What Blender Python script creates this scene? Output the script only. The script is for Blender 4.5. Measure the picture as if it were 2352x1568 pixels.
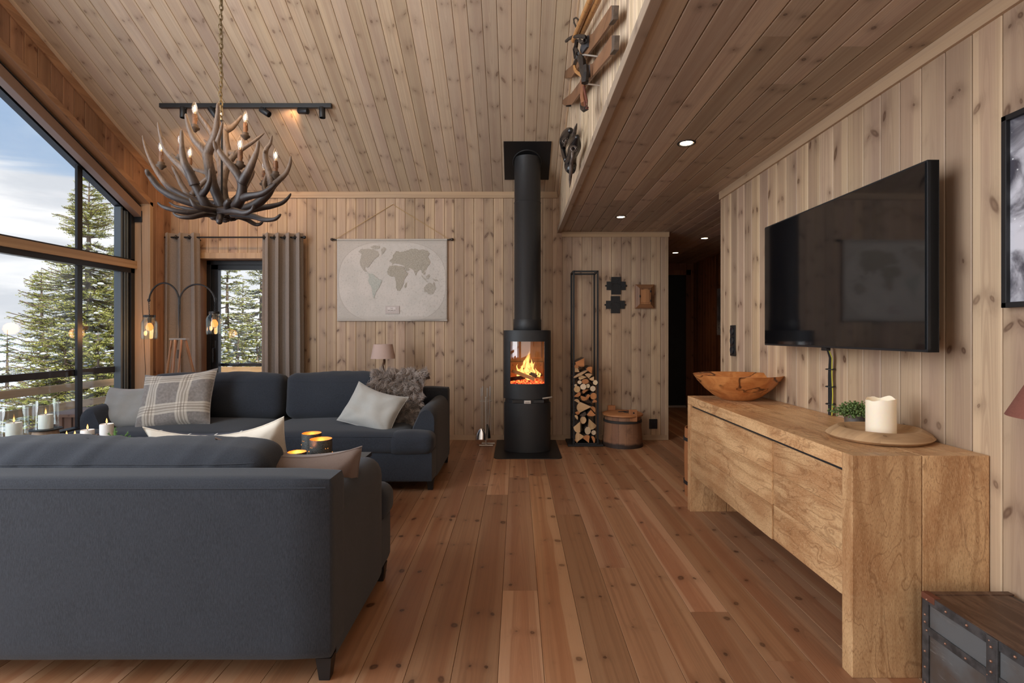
import bpy, bmesh, math, random
from mathutils import Vector, Matrix, Euler, noise
from mathutils.bvhtree import BVHTree
R = math.radians
D = bpy.data
SC = bpy.context.scene
for o in list(D.objects): D.objects.remove(o)
COL = SC.collection
random.seed(7)

# ------------------------------------------------------------------ camera
F, CX, HY, CH = 1176.0, 1188.0, 766.0, 1.2
cam_data = D.cameras.new('camera'); cam_data.lens = 18; cam_data.sensor_width = 36
cam_data.shift_x = -12/2352; cam_data.shift_y = -18/2352
cam_data.clip_end = 3000
cam = D.objects.new('camera', cam_data); COL.objects.link(cam)
cam.location = (0, 0, CH); cam.rotation_euler = (R(90), 0, 0)
SC.camera = cam
def P(x, y, Y):
    "point at depth Y seen at photo pixel x, y"
    return Vector(((x-CX)/F*Y, Y, CH+(HY-y)/F*Y))

SC.view_settings.view_transform = 'Standard'
SC.view_settings.look = 'None'
SC.view_settings.gamma = 1
SC.view_settings.use_curve_mapping = False
SC.view_settings.exposure = -0.08
SC.cycles.max_bounces = 8; SC.cycles.diffuse_bounces = 4; SC.cycles.glossy_bounces = 3; SC.cycles.transparent_max_bounces = 10
SC.cycles.adaptive_threshold = 0.05

# ------------------------------------------------------------------ node helpers
class NT:
    def __init__(s, tree): s.t = tree
    def node(s, typ, ins=None, **props):
        n = s.t.nodes.new(typ)
        for k, v in props.items(): setattr(n, k, v)
        if ins:
            for k, v in ins.items(): s.put(n.inputs[k], v)
        return n
    def put(s, sock, v):
        if isinstance(v, (bpy.types.NodeSocket,)): s.t.links.new(v, sock)
        elif isinstance(v, (tuple, list)):
            if len(v) == 3 and sock.type == 'RGBA': v = (*v, 1)
            sock.default_value = v
        else: sock.default_value = v
    def m(s, op, a, b=0.0, c=0.0, clamp=False):
        n = s.t.nodes.new('ShaderNodeMath'); n.operation = op; n.use_clamp = clamp
        s.put(n.inputs[0], a); s.put(n.inputs[1], b)
        if len(n.inputs) > 2: s.put(n.inputs[2], c)
        return n.outputs[0]
    def add(s, a, b): return s.m('ADD', a, b)
    def sub(s, a, b): return s.m('SUBTRACT', a, b)
    def mul(s, a, b): return s.m('MULTIPLY', a, b)
    def vec(s, x, y, z=0.0):
        n = s.t.nodes.new('ShaderNodeCombineXYZ')
        for i, v in enumerate((x, y, z)): s.put(n.inputs[i], v)
        return n.outputs[0]
    def sep(s, v):
        n = s.t.nodes.new('ShaderNodeSeparateXYZ'); s.put(n.inputs[0], v); return n.outputs
    def noise(s, v, scale=1.0, detail=3.0, rough=0.5, dist=0.0, dim='3D'):
        n = s.t.nodes.new('ShaderNodeTexNoise'); n.noise_dimensions = dim
        s.put(n.inputs['Vector'], v); n.inputs['Scale'].default_value = scale
        n.inputs['Detail'].default_value = detail; n.inputs['Roughness'].default_value = rough
        n.inputs['Distortion'].default_value = dist
        return n.outputs['Fac']
    def step(s, v, a, b):
        "smooth ramp 0..1 as v goes a..b"
        if not isinstance(a, bpy.types.NodeSocket) and not isinstance(b, bpy.types.NodeSocket) and a > b:
            return s.m('SUBTRACT', 1.0, s.step(v, b, a))
        n = s.t.nodes.new('ShaderNodeMapRange'); n.interpolation_type = 'SMOOTHSTEP'
        s.put(n.inputs['Value'], v); s.put(n.inputs['From Min'], a); s.put(n.inputs['From Max'], b)
        return n.outputs['Result']
    def mix(s, f, a, b, mode='MIX'):
        n = s.t.nodes.new('ShaderNodeMix'); n.data_type = 'RGBA'; n.blend_type = mode
        s.put(n.inputs[0], f); s.put(n.inputs[6], a if not isinstance(a, tuple) else (*a[:3], 1)); s.put(n.inputs[7], b if not isinstance(b, tuple) else (*b[:3], 1))
        return n.outputs[2]
    def coord(s, which='Object'):
        return s.t.nodes.new('ShaderNodeTexCoord').outputs[which]
    def mapv(s, v, sc=(1, 1, 1), loc=(0, 0, 0), rot=(0, 0, 0)):
        n = s.t.nodes.new('ShaderNodeMapping'); s.put(n.inputs[0], v)
        n.inputs['Location'].default_value = loc; n.inputs['Rotation'].default_value = rot; n.inputs['Scale'].default_value = sc
        return n.outputs[0]

def new_mat(name):
    m = D.materials.new(name); m.use_nodes = True
    t = m.node_tree; t.nodes.clear()
    return m, NT(t)
def finish(nt, color, rough=0.5, metal=0.0, bump=None, bstr=0.2, bdist=0.002, **kw):
    ins = {'Base Color': color, 'Roughness': rough, 'Metallic': metal}
    ins.update({k.replace('_', ' '): v for k, v in kw.items()})
    b = nt.node('ShaderNodeBsdfPrincipled', ins)
    if bump is not None:
        bn = nt.node('ShaderNodeBump', {'Height': bump, 'Strength': bstr, 'Distance': bdist})
        nt.t.links.new(bn.outputs[0], b.inputs['Normal'])
    o = nt.node('ShaderNodeOutputMaterial'); nt.t.links.new(b.outputs[0], o.inputs[0])
    return b
def srgb(r, g, b):
    f = lambda c: (c/255/12.92) if c/255 <= .04045 else ((c/255+.055)/1.055)**2.4
    return (f(r), f(g), f(b))

# ------------------------------------------------------------------ world
W = D.worlds.new('sky'); SC.world = W; W.use_nodes = True
W.node_tree.nodes.clear(); nt = NT(W.node_tree)
g = nt.coord('Generated')
nrm = nt.node('ShaderNodeVectorMath', {0: g}, operation='NORMALIZE').outputs[0]
x, y, z = nt.sep(nrm)
up = nt.m('MAXIMUM', z, 0.0)
sky = nt.mix(nt.step(up, 0.0, 0.55), srgb(188, 204, 220), srgb(112, 152, 200))
cv = nt.vec(nt.mul(x, 1.0), nt.mul(y, 1.0), nt.mul(z, 2.6))
n1 = nt.noise(cv, 2.4, 7, 0.55, 0.6)
n2 = nt.noise(nt.mapv(cv, loc=(3.1, 1.7, .4)), 5.0, 6, 0.6)
lowc = nt.step(z, 0.27, 0.15)                       # cloud bank low, blue above
cl = nt.step(nt.add(n1, nt.mul(lowc, 0.42)), 0.60, 0.70)
cl = nt.m('MULTIPLY', cl, nt.step(z, 0.37, 0.22))
wisps = nt.mul(nt.step(n2, 0.42, 0.75), 0.35)
sh = nt.noise(nt.vec(nt.mul(x, 1.3), nt.mul(y, 1.3), nt.mul(z, 7.0)), 2.2, 5, 0.55, 0.3)
ccol = nt.mix(nt.step(sh, 0.36, 0.62), srgb(206, 211, 218), srgb(250, 251, 252))
c = nt.mix(wisps, sky, srgb(214, 224, 234))
c = nt.mix(cl, c, ccol)
bg = nt.node('ShaderNodeBackground', {'Color': c, 'Strength': 1.25})
wo = nt.node('ShaderNodeOutputWorld'); W.node_tree.links.new(bg.outputs[0], wo.inputs[0])

sun_d = D.lights.new('sun', 'SUN'); sun_d.energy = 5.0; sun_d.angle = R(3); sun_d.color = (1.0, .95, .86)
sun = D.objects.new('sun', sun_d); COL.objects.link(sun)
sun.rotation_euler = Vector((-.5, .55, -.78)).to_track_quat('-Z', 'Y').to_euler()

def area(name, loc, tgt, sx, sy, power, col=(1, 1, 1)):
    l = D.lights.new(name, 'AREA'); l.shape = 'RECTANGLE'; l.size = sx; l.size_y = sy; l.energy = power; l.color = col
    o = D.objects.new(name, l); COL.objects.link(o); o.location = loc
    o.rotation_euler = (Vector(tgt)-Vector(loc)).to_track_quat('-Z', 'Z').to_euler(); return o
# added fill panels: inside the unseen gable glazing, and before the solid rear wall
area('gable_daylight_fill', (-3.85, .3, 2.0), (0, .8, 1.4), 5.2, 3.0, 350, (.86, .93, 1.0))
area('rear_fill', (-.6, -3.3, 1.9), (-.4, 3, 1.6), 4.4, 2.6, 70, (1.0, .95, .88))

# ------------------------------------------------------------------ object helpers
def setp(o, label=None, cat=None, group=None, kind=None):
    if label: o['label'] = label
    if cat: o['category'] = cat
    if group: o['group'] = group
    if kind: o['kind'] = kind
    return o
def thing(name, label, cat, loc=(0, 0, 0), rotz=0, group=None):
    o = D.objects.new(name, None); COL.objects.link(o); o.empty_display_size = .05
    o.location = loc; o.rotation_euler = (0, 0, rotz)
    return setp(o, label, cat, group)

def rnd3(): return (random.random(), random.random(), random.random())
class MB:
    """collects shapes and links them as ONE mesh object"""
    def __init__(s):
        s.v = []; s.f = []; s.uv = []; s.rn = []; s.mi = []; s.cur = rnd3(); s.mat = 0
    def new(s): s.cur = rnd3(); return s
    def face(s, idx, uv=None, rn=None, mi=None):
        s.f.append(tuple(idx)); s.uv.append(uv); s.rn.append(rn or s.cur); s.mi.append(s.mat if mi is None else mi)
    def poly(s, pts, uv=None, rn=None, mi=None):
        b = len(s.v); s.v += [Vector(p) for p in pts]
        s.face(range(b, b+len(pts)), uv, rn, mi)
    def bmesh(s, bm, M=None, uv=None):
        b = len(s.v); bm.verts.index_update()
        for v in bm.verts: s.v.append(M @ v.co if M else v.co.copy())
        for f in bm.faces: s.face([b+v.index for v in f.verts])
        bm.free()
    def box(s, x0, x1, y0, y1, z0, z1, bev=0.0, M=None, seg=2):
        bm = bmesh.new(); bmesh.ops.create_cube(bm, size=1)
        for v in bm.verts:
            v.co = Vector((x0 if v.co.x < 0 else x1, y0 if v.co.y < 0 else y1, z0 if v.co.z < 0 else z1))
        if bev > 0:
            bmesh.ops.bevel(bm, geom=bm.edges[:], offset=bev, segments=seg, profile=.6, affect='EDGES')
        s.new(); s.bmesh(bm, M); return s
    def soft(s, sx, sy, sz, r=.05, n=12, bulge=(0, 0, 0), amp=0.0, freq=3.0, M=None, seed=0.0, fn=None):
        "rounded, cushioned box centred on the origin"
        bm = bmesh.new(); bmesh.ops.create_cube(bm, size=2)
        bmesh.ops.subdivide_edges(bm, edges=bm.edges[:], cuts=n, use_grid_fill=True)
        h = (sx/2, sy/2, sz/2)
        for v in bm.verts:
            p = []
            q = [math.sin(c*math.pi/2)*.35 + c*.65 for c in v.co]
            for k in range(3): p.append(q[k]*h[k])
            rr = min(r, h[0], h[1], h[2])
            inner = Vector([max(-(h[k]-rr), min(h[k]-rr, p[k])) for k in range(3)])
            d = Vector(p)-inner
            if d.length > 1e-6: p2 = inner + d.normalized()*rr
            else: p2 = Vector(p)
            u = Vector([p2[k]/h[k] for k in range(3)])
            for k in range(3):
                a, b = [j for j in range(3) if j != k]
                w = max(0, 1-u[a]**2)*max(0, 1-u[b]**2)
                p2[k] += bulge[k]*w*u[k]
            if amp:
                nn = noise.noise(Vector((p2.x*freq, p2.y*freq, p2.z*freq))+Vector((seed, seed*1.7, 0)))
                p2 += p2.normalized()*nn*amp
            if fn: p2 = fn(p2, u)
            v.co = p2
        s.new(); s.bmesh(bm, M); return s
    def tube(s, pts, rad, n=8, caps=True, closed=False, uvs=True):
        pts = [Vector(p) for p in pts]; m = len(pts)
        if not hasattr(rad, '__len__'): rad = [rad]*m
        up = Vector((0, 0, 1)); rings = []; L = 0.0; base = len(s.v)
        t0 = (pts[1]-pts[0]).normalized()
        if abs(t0.dot(up)) > .9: up = Vector((0, 1, 0))
        nrm = (up - t0*up.dot(t0)).normalized(); lens = []
        for i, p in enumerate(pts):
            if closed: t = (pts[(i+1) % m]-pts[i-1]).normalized()
            else: t = (pts[min(i+1, m-1)]-pts[max(i-1, 0)]).normalized()
            nrm = (nrm - t*nrm.dot(t)); nrm = nrm.normalized() if nrm.length > 1e-6 else Vector((1, 0, 0))
            bi = t.cross(nrm)
            if i: L += (p-pts[i-1]).length
            lens.append(L)
            for k in range(n):
                a = 2*math.pi*k/n
                s.v.append(p + (nrm*math.cos(a)+bi*math.sin(a))*rad[i])
        rng = m if closed else m-1; circ = 2*math.pi*max(rad)
        for i in range(rng):
            j = (i+1) % m
            for k in range(n):
                k2 = (k+1) % n
                la, lb = lens[i], (lens[j] if j > i else lens[i]+.01)
                s.face([base+i*n+k, base+i*n+k2, base+j*n+k2, base+j*n+k],
                       [(k/n*circ, la), ((k+1)/n*circ, la), ((k+1)/n*circ, lb), (k/n*circ, lb)])
        if caps and not closed:
            s.face([base+k for k in range(n)][::-1]); s.face([base+(m-1)*n+k for k in range(n)])
        return s
    def lathe(s, prof, n=32, c=(0, 0, 0), M=None, sx=1.0, sy=1.0, cap=False):
        base = len(s.v); c = Vector(c); m = len(prof)
        for r, z in prof:
            for k in range(n):
                a = 2*math.pi*k/n; p = c+Vector((r*math.cos(a)*sx, r*math.sin(a)*sy, z))
                s.v.append(M @ p if M else p)
        for i in range(m-1):
            for k in range(n):
                k2 = (k+1) % n
                s.face([base+i*n+k, base+i*n+k2, base+(i+1)*n+k2, base+(i+1)*n+k])
        if cap and prof[0][0] > 1e-5: s.face([base+k for k in range(n)][::-1])
        if cap and prof[-1][0] > 1e-5: s.face([base+(m-1)*n+k for k in range(n)])
        return s
    def prism(s, outline, a, b, plane='xz', bev=0.0, M=None):
        "outline in a plane, thickened from a to b along the remaining axis"
        bm = bmesh.new()
        def mk(p, d):
            if plane == 'xz': return Vector((p[0], d, p[1]))
            if plane == 'xy': return Vector((p[0], p[1], d))
            return Vector((d, p[0], p[1]))
        va = [bm.verts.new(mk(p, a)) for p in outline]; vb = [bm.verts.new(mk(p, b)) for p in outline]
        n = len(outline)
        bm.faces.new(va); bm.faces.new(vb[::-1])
        for i in range(n): bm.faces.new((va[i], va[(i+1) % n], vb[(i+1) % n], vb[i]))
        bmesh.ops.recalc_face_normals(bm, faces=bm.faces[:])
        if bev: bmesh.ops.bevel(bm, geom=bm.edges[:], offset=bev, segments=2, profile=.6, affect='EDGES')
        s.new(); s.bmesh(bm, M); return s
    def ball(s, c, r, u=16, v=10, sc=(1, 1, 1), M=None):
        prof = [(math.sin(math.pi*i/v)*r, -math.cos(math.pi*i/v)*r*sc[2]) for i in range(v+1)]
        return s.lathe(prof, u, c, M, sc[0], sc[1])
    def torus(s, c, Rr, r, n=24, k=8, axis='z', sc=(1, 1)):
        c = Vector(c); pts = []
        for i in range(n):
            a = 2*math.pi*i/n; u, w = Rr*math.cos(a)*sc[0], Rr*math.sin(a)*sc[1]
            pts.append(c + (Vector((u, w, 0)) if axis == 'z' else Vector((u, 0, w)) if axis == 'y' else Vector((0, u, w))))
        return s.tube(pts, r, k, closed=True)
    def build(s, name, mats, parent=None, smooth=True, ang=40, vaxis=None, loc=None, rot=None, M=None, weld=True):
        me = D.meshes.new(name)
        vs = [M @ v for v in s.v] if M else s.v
        me.from_pydata([tuple(v) for v in vs], [], s.f)
        if not isinstance(mats, (list, tuple)): mats = [mats]
        for m in mats: me.materials.append(m)
        ul = me.uv_layers.new(name='UVMap'); cl = me.color_attributes.new('rnd', 'FLOAT_COLOR', 'CORNER')
        if vaxis is None and s.v:
            ext = [max(v[k] for v in vs)-min(v[k] for v in vs) for k in range(3)]; vaxis = ext.index(max(ext))
        elif isinstance(vaxis, str): vaxis = 'xyz'.index(vaxis)
        li = 0; uvd = []; cld = []
        for pi, p in enumerate(me.polygons):
            uv = s.uv[pi]; p.material_index = s.mi[pi]; rn = s.rn[pi]
            if uv is None:
                nn = p.normal; ax = max(range(3), key=lambda k: abs(nn[k]))
                oth = [k for k in range(3) if k != ax]
                if vaxis in oth: va = vaxis; ua = [k for k in oth if k != va][0]
                else: ua, va = oth
                uv = [(vs[i][ua], vs[i][va]) for i in p.vertices]
            for q in uv:
                uvd += [q[0], q[1]]; cld += [rn[0], rn[1], rn[2], 1.0]
        me.uv_layers['UVMap'].data.foreach_set('uv', uvd); me.color_attributes['rnd'].data.foreach_set('color', cld)
        if smooth:
            me.polygons.foreach_set('use_smooth', [True]*len(me.polygons))
            if ang < 180:
                me.set_sharp_from_angle(angle=R(ang))
        me.validate(); me.update()
        o = D.objects.new(name, me); COL.objects.link(o)
        if parent: o.parent = parent
        if loc is not None: o.location = loc
        if rot is not None: o.rotation_euler = rot
        return o
def top(o, label, cat, group=None, kind=None): return setp(o, label, cat, group, kind)
def struct(o): o['kind'] = 'structure'; return o
def recalc(o):
    bm = bmesh.new(); bm.from_mesh(o.data); bmesh.ops.recalc_face_normals(bm, faces=bm.faces[:]); bm.to_mesh(o.data); bm.free(); return o
def T(x=0, y=0, z=0): return Matrix.Translation((x, y, z))
def RX(a): return Matrix.Rotation(R(a), 4, 'X')
def RY(a): return Matrix.Rotation(R(a), 4, 'Y')
def RZ(a): return Matrix.Rotation(R(a), 4, 'Z')
def copy_tree(o, parent=None):
    c = o.copy(); COL.objects.link(c)
    if parent: c.parent = parent
    for ch in [k for k in D.objects if k.parent == o]: copy_tree(ch, c)
    return c
def spline(pts, n=6):
    "Catmull-Rom through pts (tuples of any length)"
    out = []; m = len(pts)
    for i in range(m-1):
        p0, p1, p2, p3 = pts[max(i-1, 0)], pts[i], pts[i+1], pts[min(i+2, m-1)]
        for k in range(n):
            t = k/n
            out.append(tuple(.5*((2*b)+(-a+c)*t+(2*a-5*b+4*c-d)*t*t+(-a+3*b-3*c+d)*t**3) for a, b, c, d in zip(p0, p1, p2, p3)))
    out.append(tuple(pts[-1])); return out

# ------------------------------------------------------------------ materials
def wood(name, base, dark, knot, rough=.55, kw=.1155, kl=.34, tint=.14, grain=1.0, ksize=.010, halo=.55, edge=None, wear=.0, kthr=.35, warm=None, bstr=.25, sap=.5, st0=.30, pale=None):
    """pine board: u runs across a board of width kw, v along it; knots come in whorls of two"""
    m, n = new_mat(name)
    uv = n.sep(n.coord('UV')); u, v = uv[0], uv[1]
    a = n.node('ShaderNodeAttribute', attribute_name='rnd'); rc = n.sep(a.outputs['Vector'])
    r, g, b = rc[0], rc[1], rc[2]
    ul = n.mul(n.m('FRACT', n.m('DIVIDE', n.add(u, 50*kw), kw)), kw)
    uo = n.add(u, n.mul(r, 7.3)); vo = n.add(v, n.mul(g, 11.7))
    ci = n.m('FLOOR', n.m('DIVIDE', vo, kl))
    def wn(k): return n.sep(n.node('ShaderNodeTexWhiteNoise', {'Vector': n.vec(ci, n.mul(r, 97.0), k)}).outputs['Color'])
    A, B = wn(1.0), wn(2.0)
    dy = n.sub(vo, n.mul(n.add(ci, n.add(.3, n.mul(A[0], .4))), kl))
    wob = n.noise(n.vec(n.mul(uo, 55), n.mul(vo, 35), r), 1, 2)
    big = n.noise(n.vec(n.mul(uo, 9), n.mul(vo, 1.3), n.mul(b, 9)), 1, 3)
    def knotf(xc, dyy, sg, size):
        dx = n.sub(ul, xc); ang = n.mul(B[0], .85*sg); cs, sn = n.m('COSINE', ang), n.m('SINE', ang)
        pp = n.add(n.mul(dx, cs), n.mul(dyy, sn)); qq = n.sub(n.mul(dyy, cs), n.mul(dx, sn))
        st = n.add(st0, n.mul(B[1], .5))
        d = n.m('SQRT', n.add(n.mul(pp, pp), n.m('POWER', n.mul(n.m('ABSOLUTE', qq), st), 2.0)))
        d = n.add(d, n.mul(n.sub(wob, .5), ksize*.55))
        on = n.m('GREATER_THAN', size, .0005)
        k = n.mul(n.m('SUBTRACT', 1.0, n.step(d, n.mul(size, .55), n.add(size, .0010))), on)
        core = n.mul(n.m('SUBTRACT', 1.0, n.step(d, n.mul(size, .1), n.mul(size, .6))), on)
        h = n.mul(n.m('POWER', 2.718, n.m('MULTIPLY', n.mul(d, d), -1.0/(.024*.024))), on)
        return k, core, h, n.mul(h, n.m('SIGN', pp))
    def sz(q, th): return n.mul(n.m('GREATER_THAN', q, th), n.add(ksize*.35, n.mul(n.m('POWER', n.m('DIVIDE', n.m('MAXIMUM', n.sub(q, th), 0.0), 1-th), 1.6), ksize)))
    k1 = knotf(n.add(kw*.16, n.mul(A[1], kw*.30)), dy, -1.0, sz(B[2], kthr))
    k2 = knotf(n.add(kw*.56, n.mul(A[2], kw*.30)), n.add(dy, n.mul(n.sub(A[1], .5), .03)), 1.0, sz(A[2], kthr+.12))
    kn = n.m('MAXIMUM', k1[0], k2[0]); core = n.m('MAXIMUM', k1[1], k2[1]); ha = n.m('MAXIMUM', k1[2], k2[2]); fl = n.add(k1[3], k2[3])
    gu = n.add(uo, n.add(n.mul(n.sub(big, .5), .035), n.mul(fl, .009)))
    fine = n.noise(n.vec(n.mul(gu, 300), n.mul(vo, 4.0), n.mul(b, 31)), 1, 3, .6)
    xx = n.sub(ul, kw*.5)
    arch = n.add(n.mul(n.mul(xx, xx), 5200*.0133/kw/kw*.9), n.add(n.mul(vo, 3.4), n.add(n.mul(big, 3.0), n.mul(ha, 1.6))))
    rsel = n.m('GREATER_THAN', b, .45)
    rx = n.add(n.mul(rsel, n.mul(arch, 2.2)), n.mul(n.sub(1.0, rsel), n.mul(gu, 66)))
    ring = n.noise(n.vec(rx, n.mul(vo, .5), n.mul(b, 17)), 1, 2, .55)
    heart = n.noise(n.vec(n.mul(gu, 12), n.mul(vo, .5), n.mul(g, 23)), 1, 2, .5)
    lo = pale or tuple(min(1, c*q) for c, q in zip(base, (1.10, 1.06, .98)))
    wr = warm or tuple(c*.9 for c in dark)
    col = n.mix(n.mul(n.step(ring, .40, .66), .50*grain), base, dark)
    col = n.mix(n.mul(n.step(heart, .40, .62), .5), col, wr)
    # sapwood along the board's edges
    off = n.add(n.m('ABSOLUTE', n.add(n.m('DIVIDE', xx, kw), n.mul(n.sub(r, .5), .35))), n.mul(n.sub(n.noise(n.vec(n.mul(vo, 1.1), n.mul(r, 40), n.mul(gu, 5)), 1, 2), .5), .35))
    sp = n.mul(n.step(off, .30, .345), n.mul(sap, n.add(.35, n.mul(g, .65))))
    col = n.mix(sp, col, lo)
    col = n.mix(n.mul(n.step(fine, .5, .8), .32*grain), col, dark)
    col = n.mix(n.mul(ha, n.mul(n.add(.30, wob), halo)), col, knot)
    col = n.mix(n.mul(kn, .88), col, knot)
    col = n.mix(n.mul(core, .35), col, dark)
    tn = n.add(1.0-tint, n.mul(g, tint*2))
    col = n.mix(1.0, col, n.vec(tn, tn, n.mul(tn, n.add(.95, n.mul(b, .10)))), 'MULTIPLY')
    if wear:
        w = n.noise(n.vec(n.mul(uo, 3), n.mul(vo, 3), b), 1, 5, .6)
        col = n.mix(n.mul(n.step(w, .5, .7), wear), col, tuple(c*.35 for c in dark))
    h = n.add(n.mul(fine, .5), n.mul(ring, .5))
    finish(n, col, rough, bump=h, bstr=bstr, bdist=.0010)
    return m
def plain(name, col, rough=.5, metal=0.0, var=.0, scale=20, bump=0.0, **kw):
    m, n = new_mat(name); c = col; bp = None
    if var or bump:
        t = n.noise(n.coord('Object'), scale, 4, .6)
        if var: c = n.mix(n.step(t, .3, .7), tuple(x*(1-var) for x in col), tuple(min(1, x*(1+var)) for x in col))
        if bump: bp = t
    finish(n, c, rough, metal, bump=bp, bstr=bump, bdist=.003, **kw); return m
def fabric(name, col, var=.25, fine=900, streak=True, sheen=.3, rough=.95, patch=.12, ax=(1, 1, .12)):
    m, n = new_mat(name); co = n.coord('Object')
    f = n.noise(n.mapv(co, sc=(ax[0]*fine*.35, ax[1]*fine*.35, ax[2]*fine*.35)), 1, 2, .7)
    w = n.noise(co, fine, 1, .5)
    p = n.noise(co, 5, 4, .6)
    t = n.add(n.mul(f, .6 if streak else .2), n.mul(w, .4 if streak else .8))
    if not streak: t = n.add(n.mul(f, .2), n.mul(w, .8))
    c = n.mix(n.step(t, .32, .68), tuple(x*(1-var) for x in col), tuple(x*(1+var) for x in col))
    c = n.mix(n.mul(n.step(p, .35, .7), patch*2), c, tuple(x*1.35 for x in col))
    finish(n, c, rough, bump=t, bstr=.35, bdist=.001, Sheen_Weight=sheen, Sheen_Roughness=.6, Specular_IOR_Level=.2)
    return m
def emit(name, col, s):
    m, n = new_mat(name); e = n.node('ShaderNodeEmission', {'Color': (*col, 1), 'Strength': s})
    o = n.node('ShaderNodeOutputMaterial'); n.t.links.new(e.outputs[0], o.inputs[0]); return m
def glass(name, tint=(1, 1, 1), refl=1.0, base=.0):
    m, n = new_mat(name)
    tr = n.node('ShaderNodeBsdfTransparent', {'Color': (*tint, 1)})
    gl = n.node('ShaderNodeBsdfGlossy', {'Color': (1, 1, 1, 1), 'Roughness': .01})
    lw = n.node('ShaderNodeLayerWeight', {'Blend': .22})
    fac = n.m('MULTIPLY', n.add(n.m('POWER', lw.outputs['Facing'], 2.5), base+.03), refl, clamp=True)
    mx = n.node('ShaderNodeMixShader', {0: fac}); n.t.links.new(tr.outputs[0], mx.inputs[1]); n.t.links.new(gl.outputs[0], mx.inputs[2])
    o = n.node('ShaderNodeOutputMaterial'); n.t.links.new(mx.outputs[0], o.inputs[0]); return m

M_wall = wood('pickled_pine', srgb(186, 158, 128), srgb(156, 127, 101), srgb(88, 58, 40), warm=srgb(162, 132, 112), ksize=.0115, pale=srgb(206, 178, 144))
M_ceil = wood('pickled_pine_ceiling', srgb(198, 178, 154), srgb(174, 150, 128), srgb(122, 98, 80), warm=srgb(176, 150, 130), ksize=.009, halo=.45, kthr=.3)
M_soffit = wood('greyed_pine_soffit', srgb(176, 156, 134), srgb(146, 124, 104), srgb(78, 58, 46), kl=.5, kw=.1165, kthr=.35, ksize=.009, tint=.20, st0=.6, warm=srgb(152, 126, 106))
M_loft = wood('light_pine_panel', srgb(208, 186, 158), srgb(176, 150, 122), srgb(100, 74, 54), kthr=.6, ksize=.008, grain=1.3, kw=.07)
M_floor = wood('oiled_pine_floor', srgb(160, 116, 84), srgb(126, 87, 61), srgb(62, 32, 18), rough=.40, kw=.163, kl=.36, tint=.24, ksize=.015, halo=.35, warm=srgb(140, 88, 58), kthr=.30, st0=.55, sap=.75, pale=srgb(172, 134, 102))
M_trim = wood('pine_trim', srgb(190, 162, 132), srgb(166, 136, 106), srgb(120, 88, 62), kthr=.9, ksize=.006, tint=.06)
M_trimred = wood('reddish_pine_trim', srgb(172, 136, 108), srgb(142, 106, 80), srgb(100, 62, 42), kthr=.9, ksize=.006, tint=.08)
M_redwall = wood('reddish_pine', srgb(160, 124, 98), srgb(128, 94, 72), srgb(84, 46, 28), kthr=.4, tint=.2)
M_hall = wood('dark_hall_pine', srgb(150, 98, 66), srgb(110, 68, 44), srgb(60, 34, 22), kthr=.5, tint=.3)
M_deck = wood('deck_pine', srgb(196, 156, 108), srgb(164, 124, 82), srgb(130, 92, 58), kthr=.8, ksize=.008, rough=.8)
M_greywood = wood('weathered_cladding', srgb(150, 142, 134), srgb(116, 108, 102), srgb(80, 70, 64), kthr=.6, rough=.9)
M_black = plain('black_powder_coat', (.010, .010, .011), .42)
M_blackmat = plain('matt_black_metal', (.014, .014, .015), .6, var=.1)
M_stove = plain('black_cast_iron', (.020, .021, .023), .48, var=.08, scale=60, bump=.05)
M_frame = plain('black_window_frame', (.012, .014, .018), .35)
M_greyalu = plain('grey_window_track', (.12, .16, .19), .4)
M_brownalu = plain('taupe_blind_cassette', srgb(140, 118, 106), .5)
M_steel = plain('brushed_steel', (.66, .62, .57), .38, .55)
M_brass = plain('aged_brass', (.20, .15, .08), .5, .8)
M_copper = plain('copper_inside', (.85, .38, .12), .4, .35)
M_sofa = fabric('charcoal_wool', (.026, .030, .039), var=.50, patch=.14, fine=1700, sheen=.12)
M_curtain = fabric('taupe_linen', srgb(134, 124, 116), var=.18, ax=(1, 1, .2), patch=.05)
M_cushgrey = fabric('grey_felt', srgb(134, 130, 124), var=.14, streak=False)
M_cushlight = fabric('light_grey_felt', srgb(172, 170, 164), var=.12, streak=False)
M_cushbrown = fabric('brown_wool', srgb(104, 86, 76), var=.2, streak=False)
M_cream = fabric('cream_cotton', srgb(222, 212, 196), var=.05, streak=False)
M_glass = glass('window_glass', refl=.45)
M_jar = glass('jar_glass', (.93, .98, .97), .7, .03)
M_hurr = glass('hurricane_glass', (.97, .99, .98), 1.0, .02)
M_wax = plain('white_wax', (.86, .84, .80), .5, Subsurface_Weight=.3, Subsurface_Radius=(.05, .03, .02), Subsurface_Scale=.05)
M_flame = emit('candle_flame', (1.0, .42, .10), 5)
M_snow = plain('snow', (.86, .88, .92), .8, var=.04, scale=3)
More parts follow.
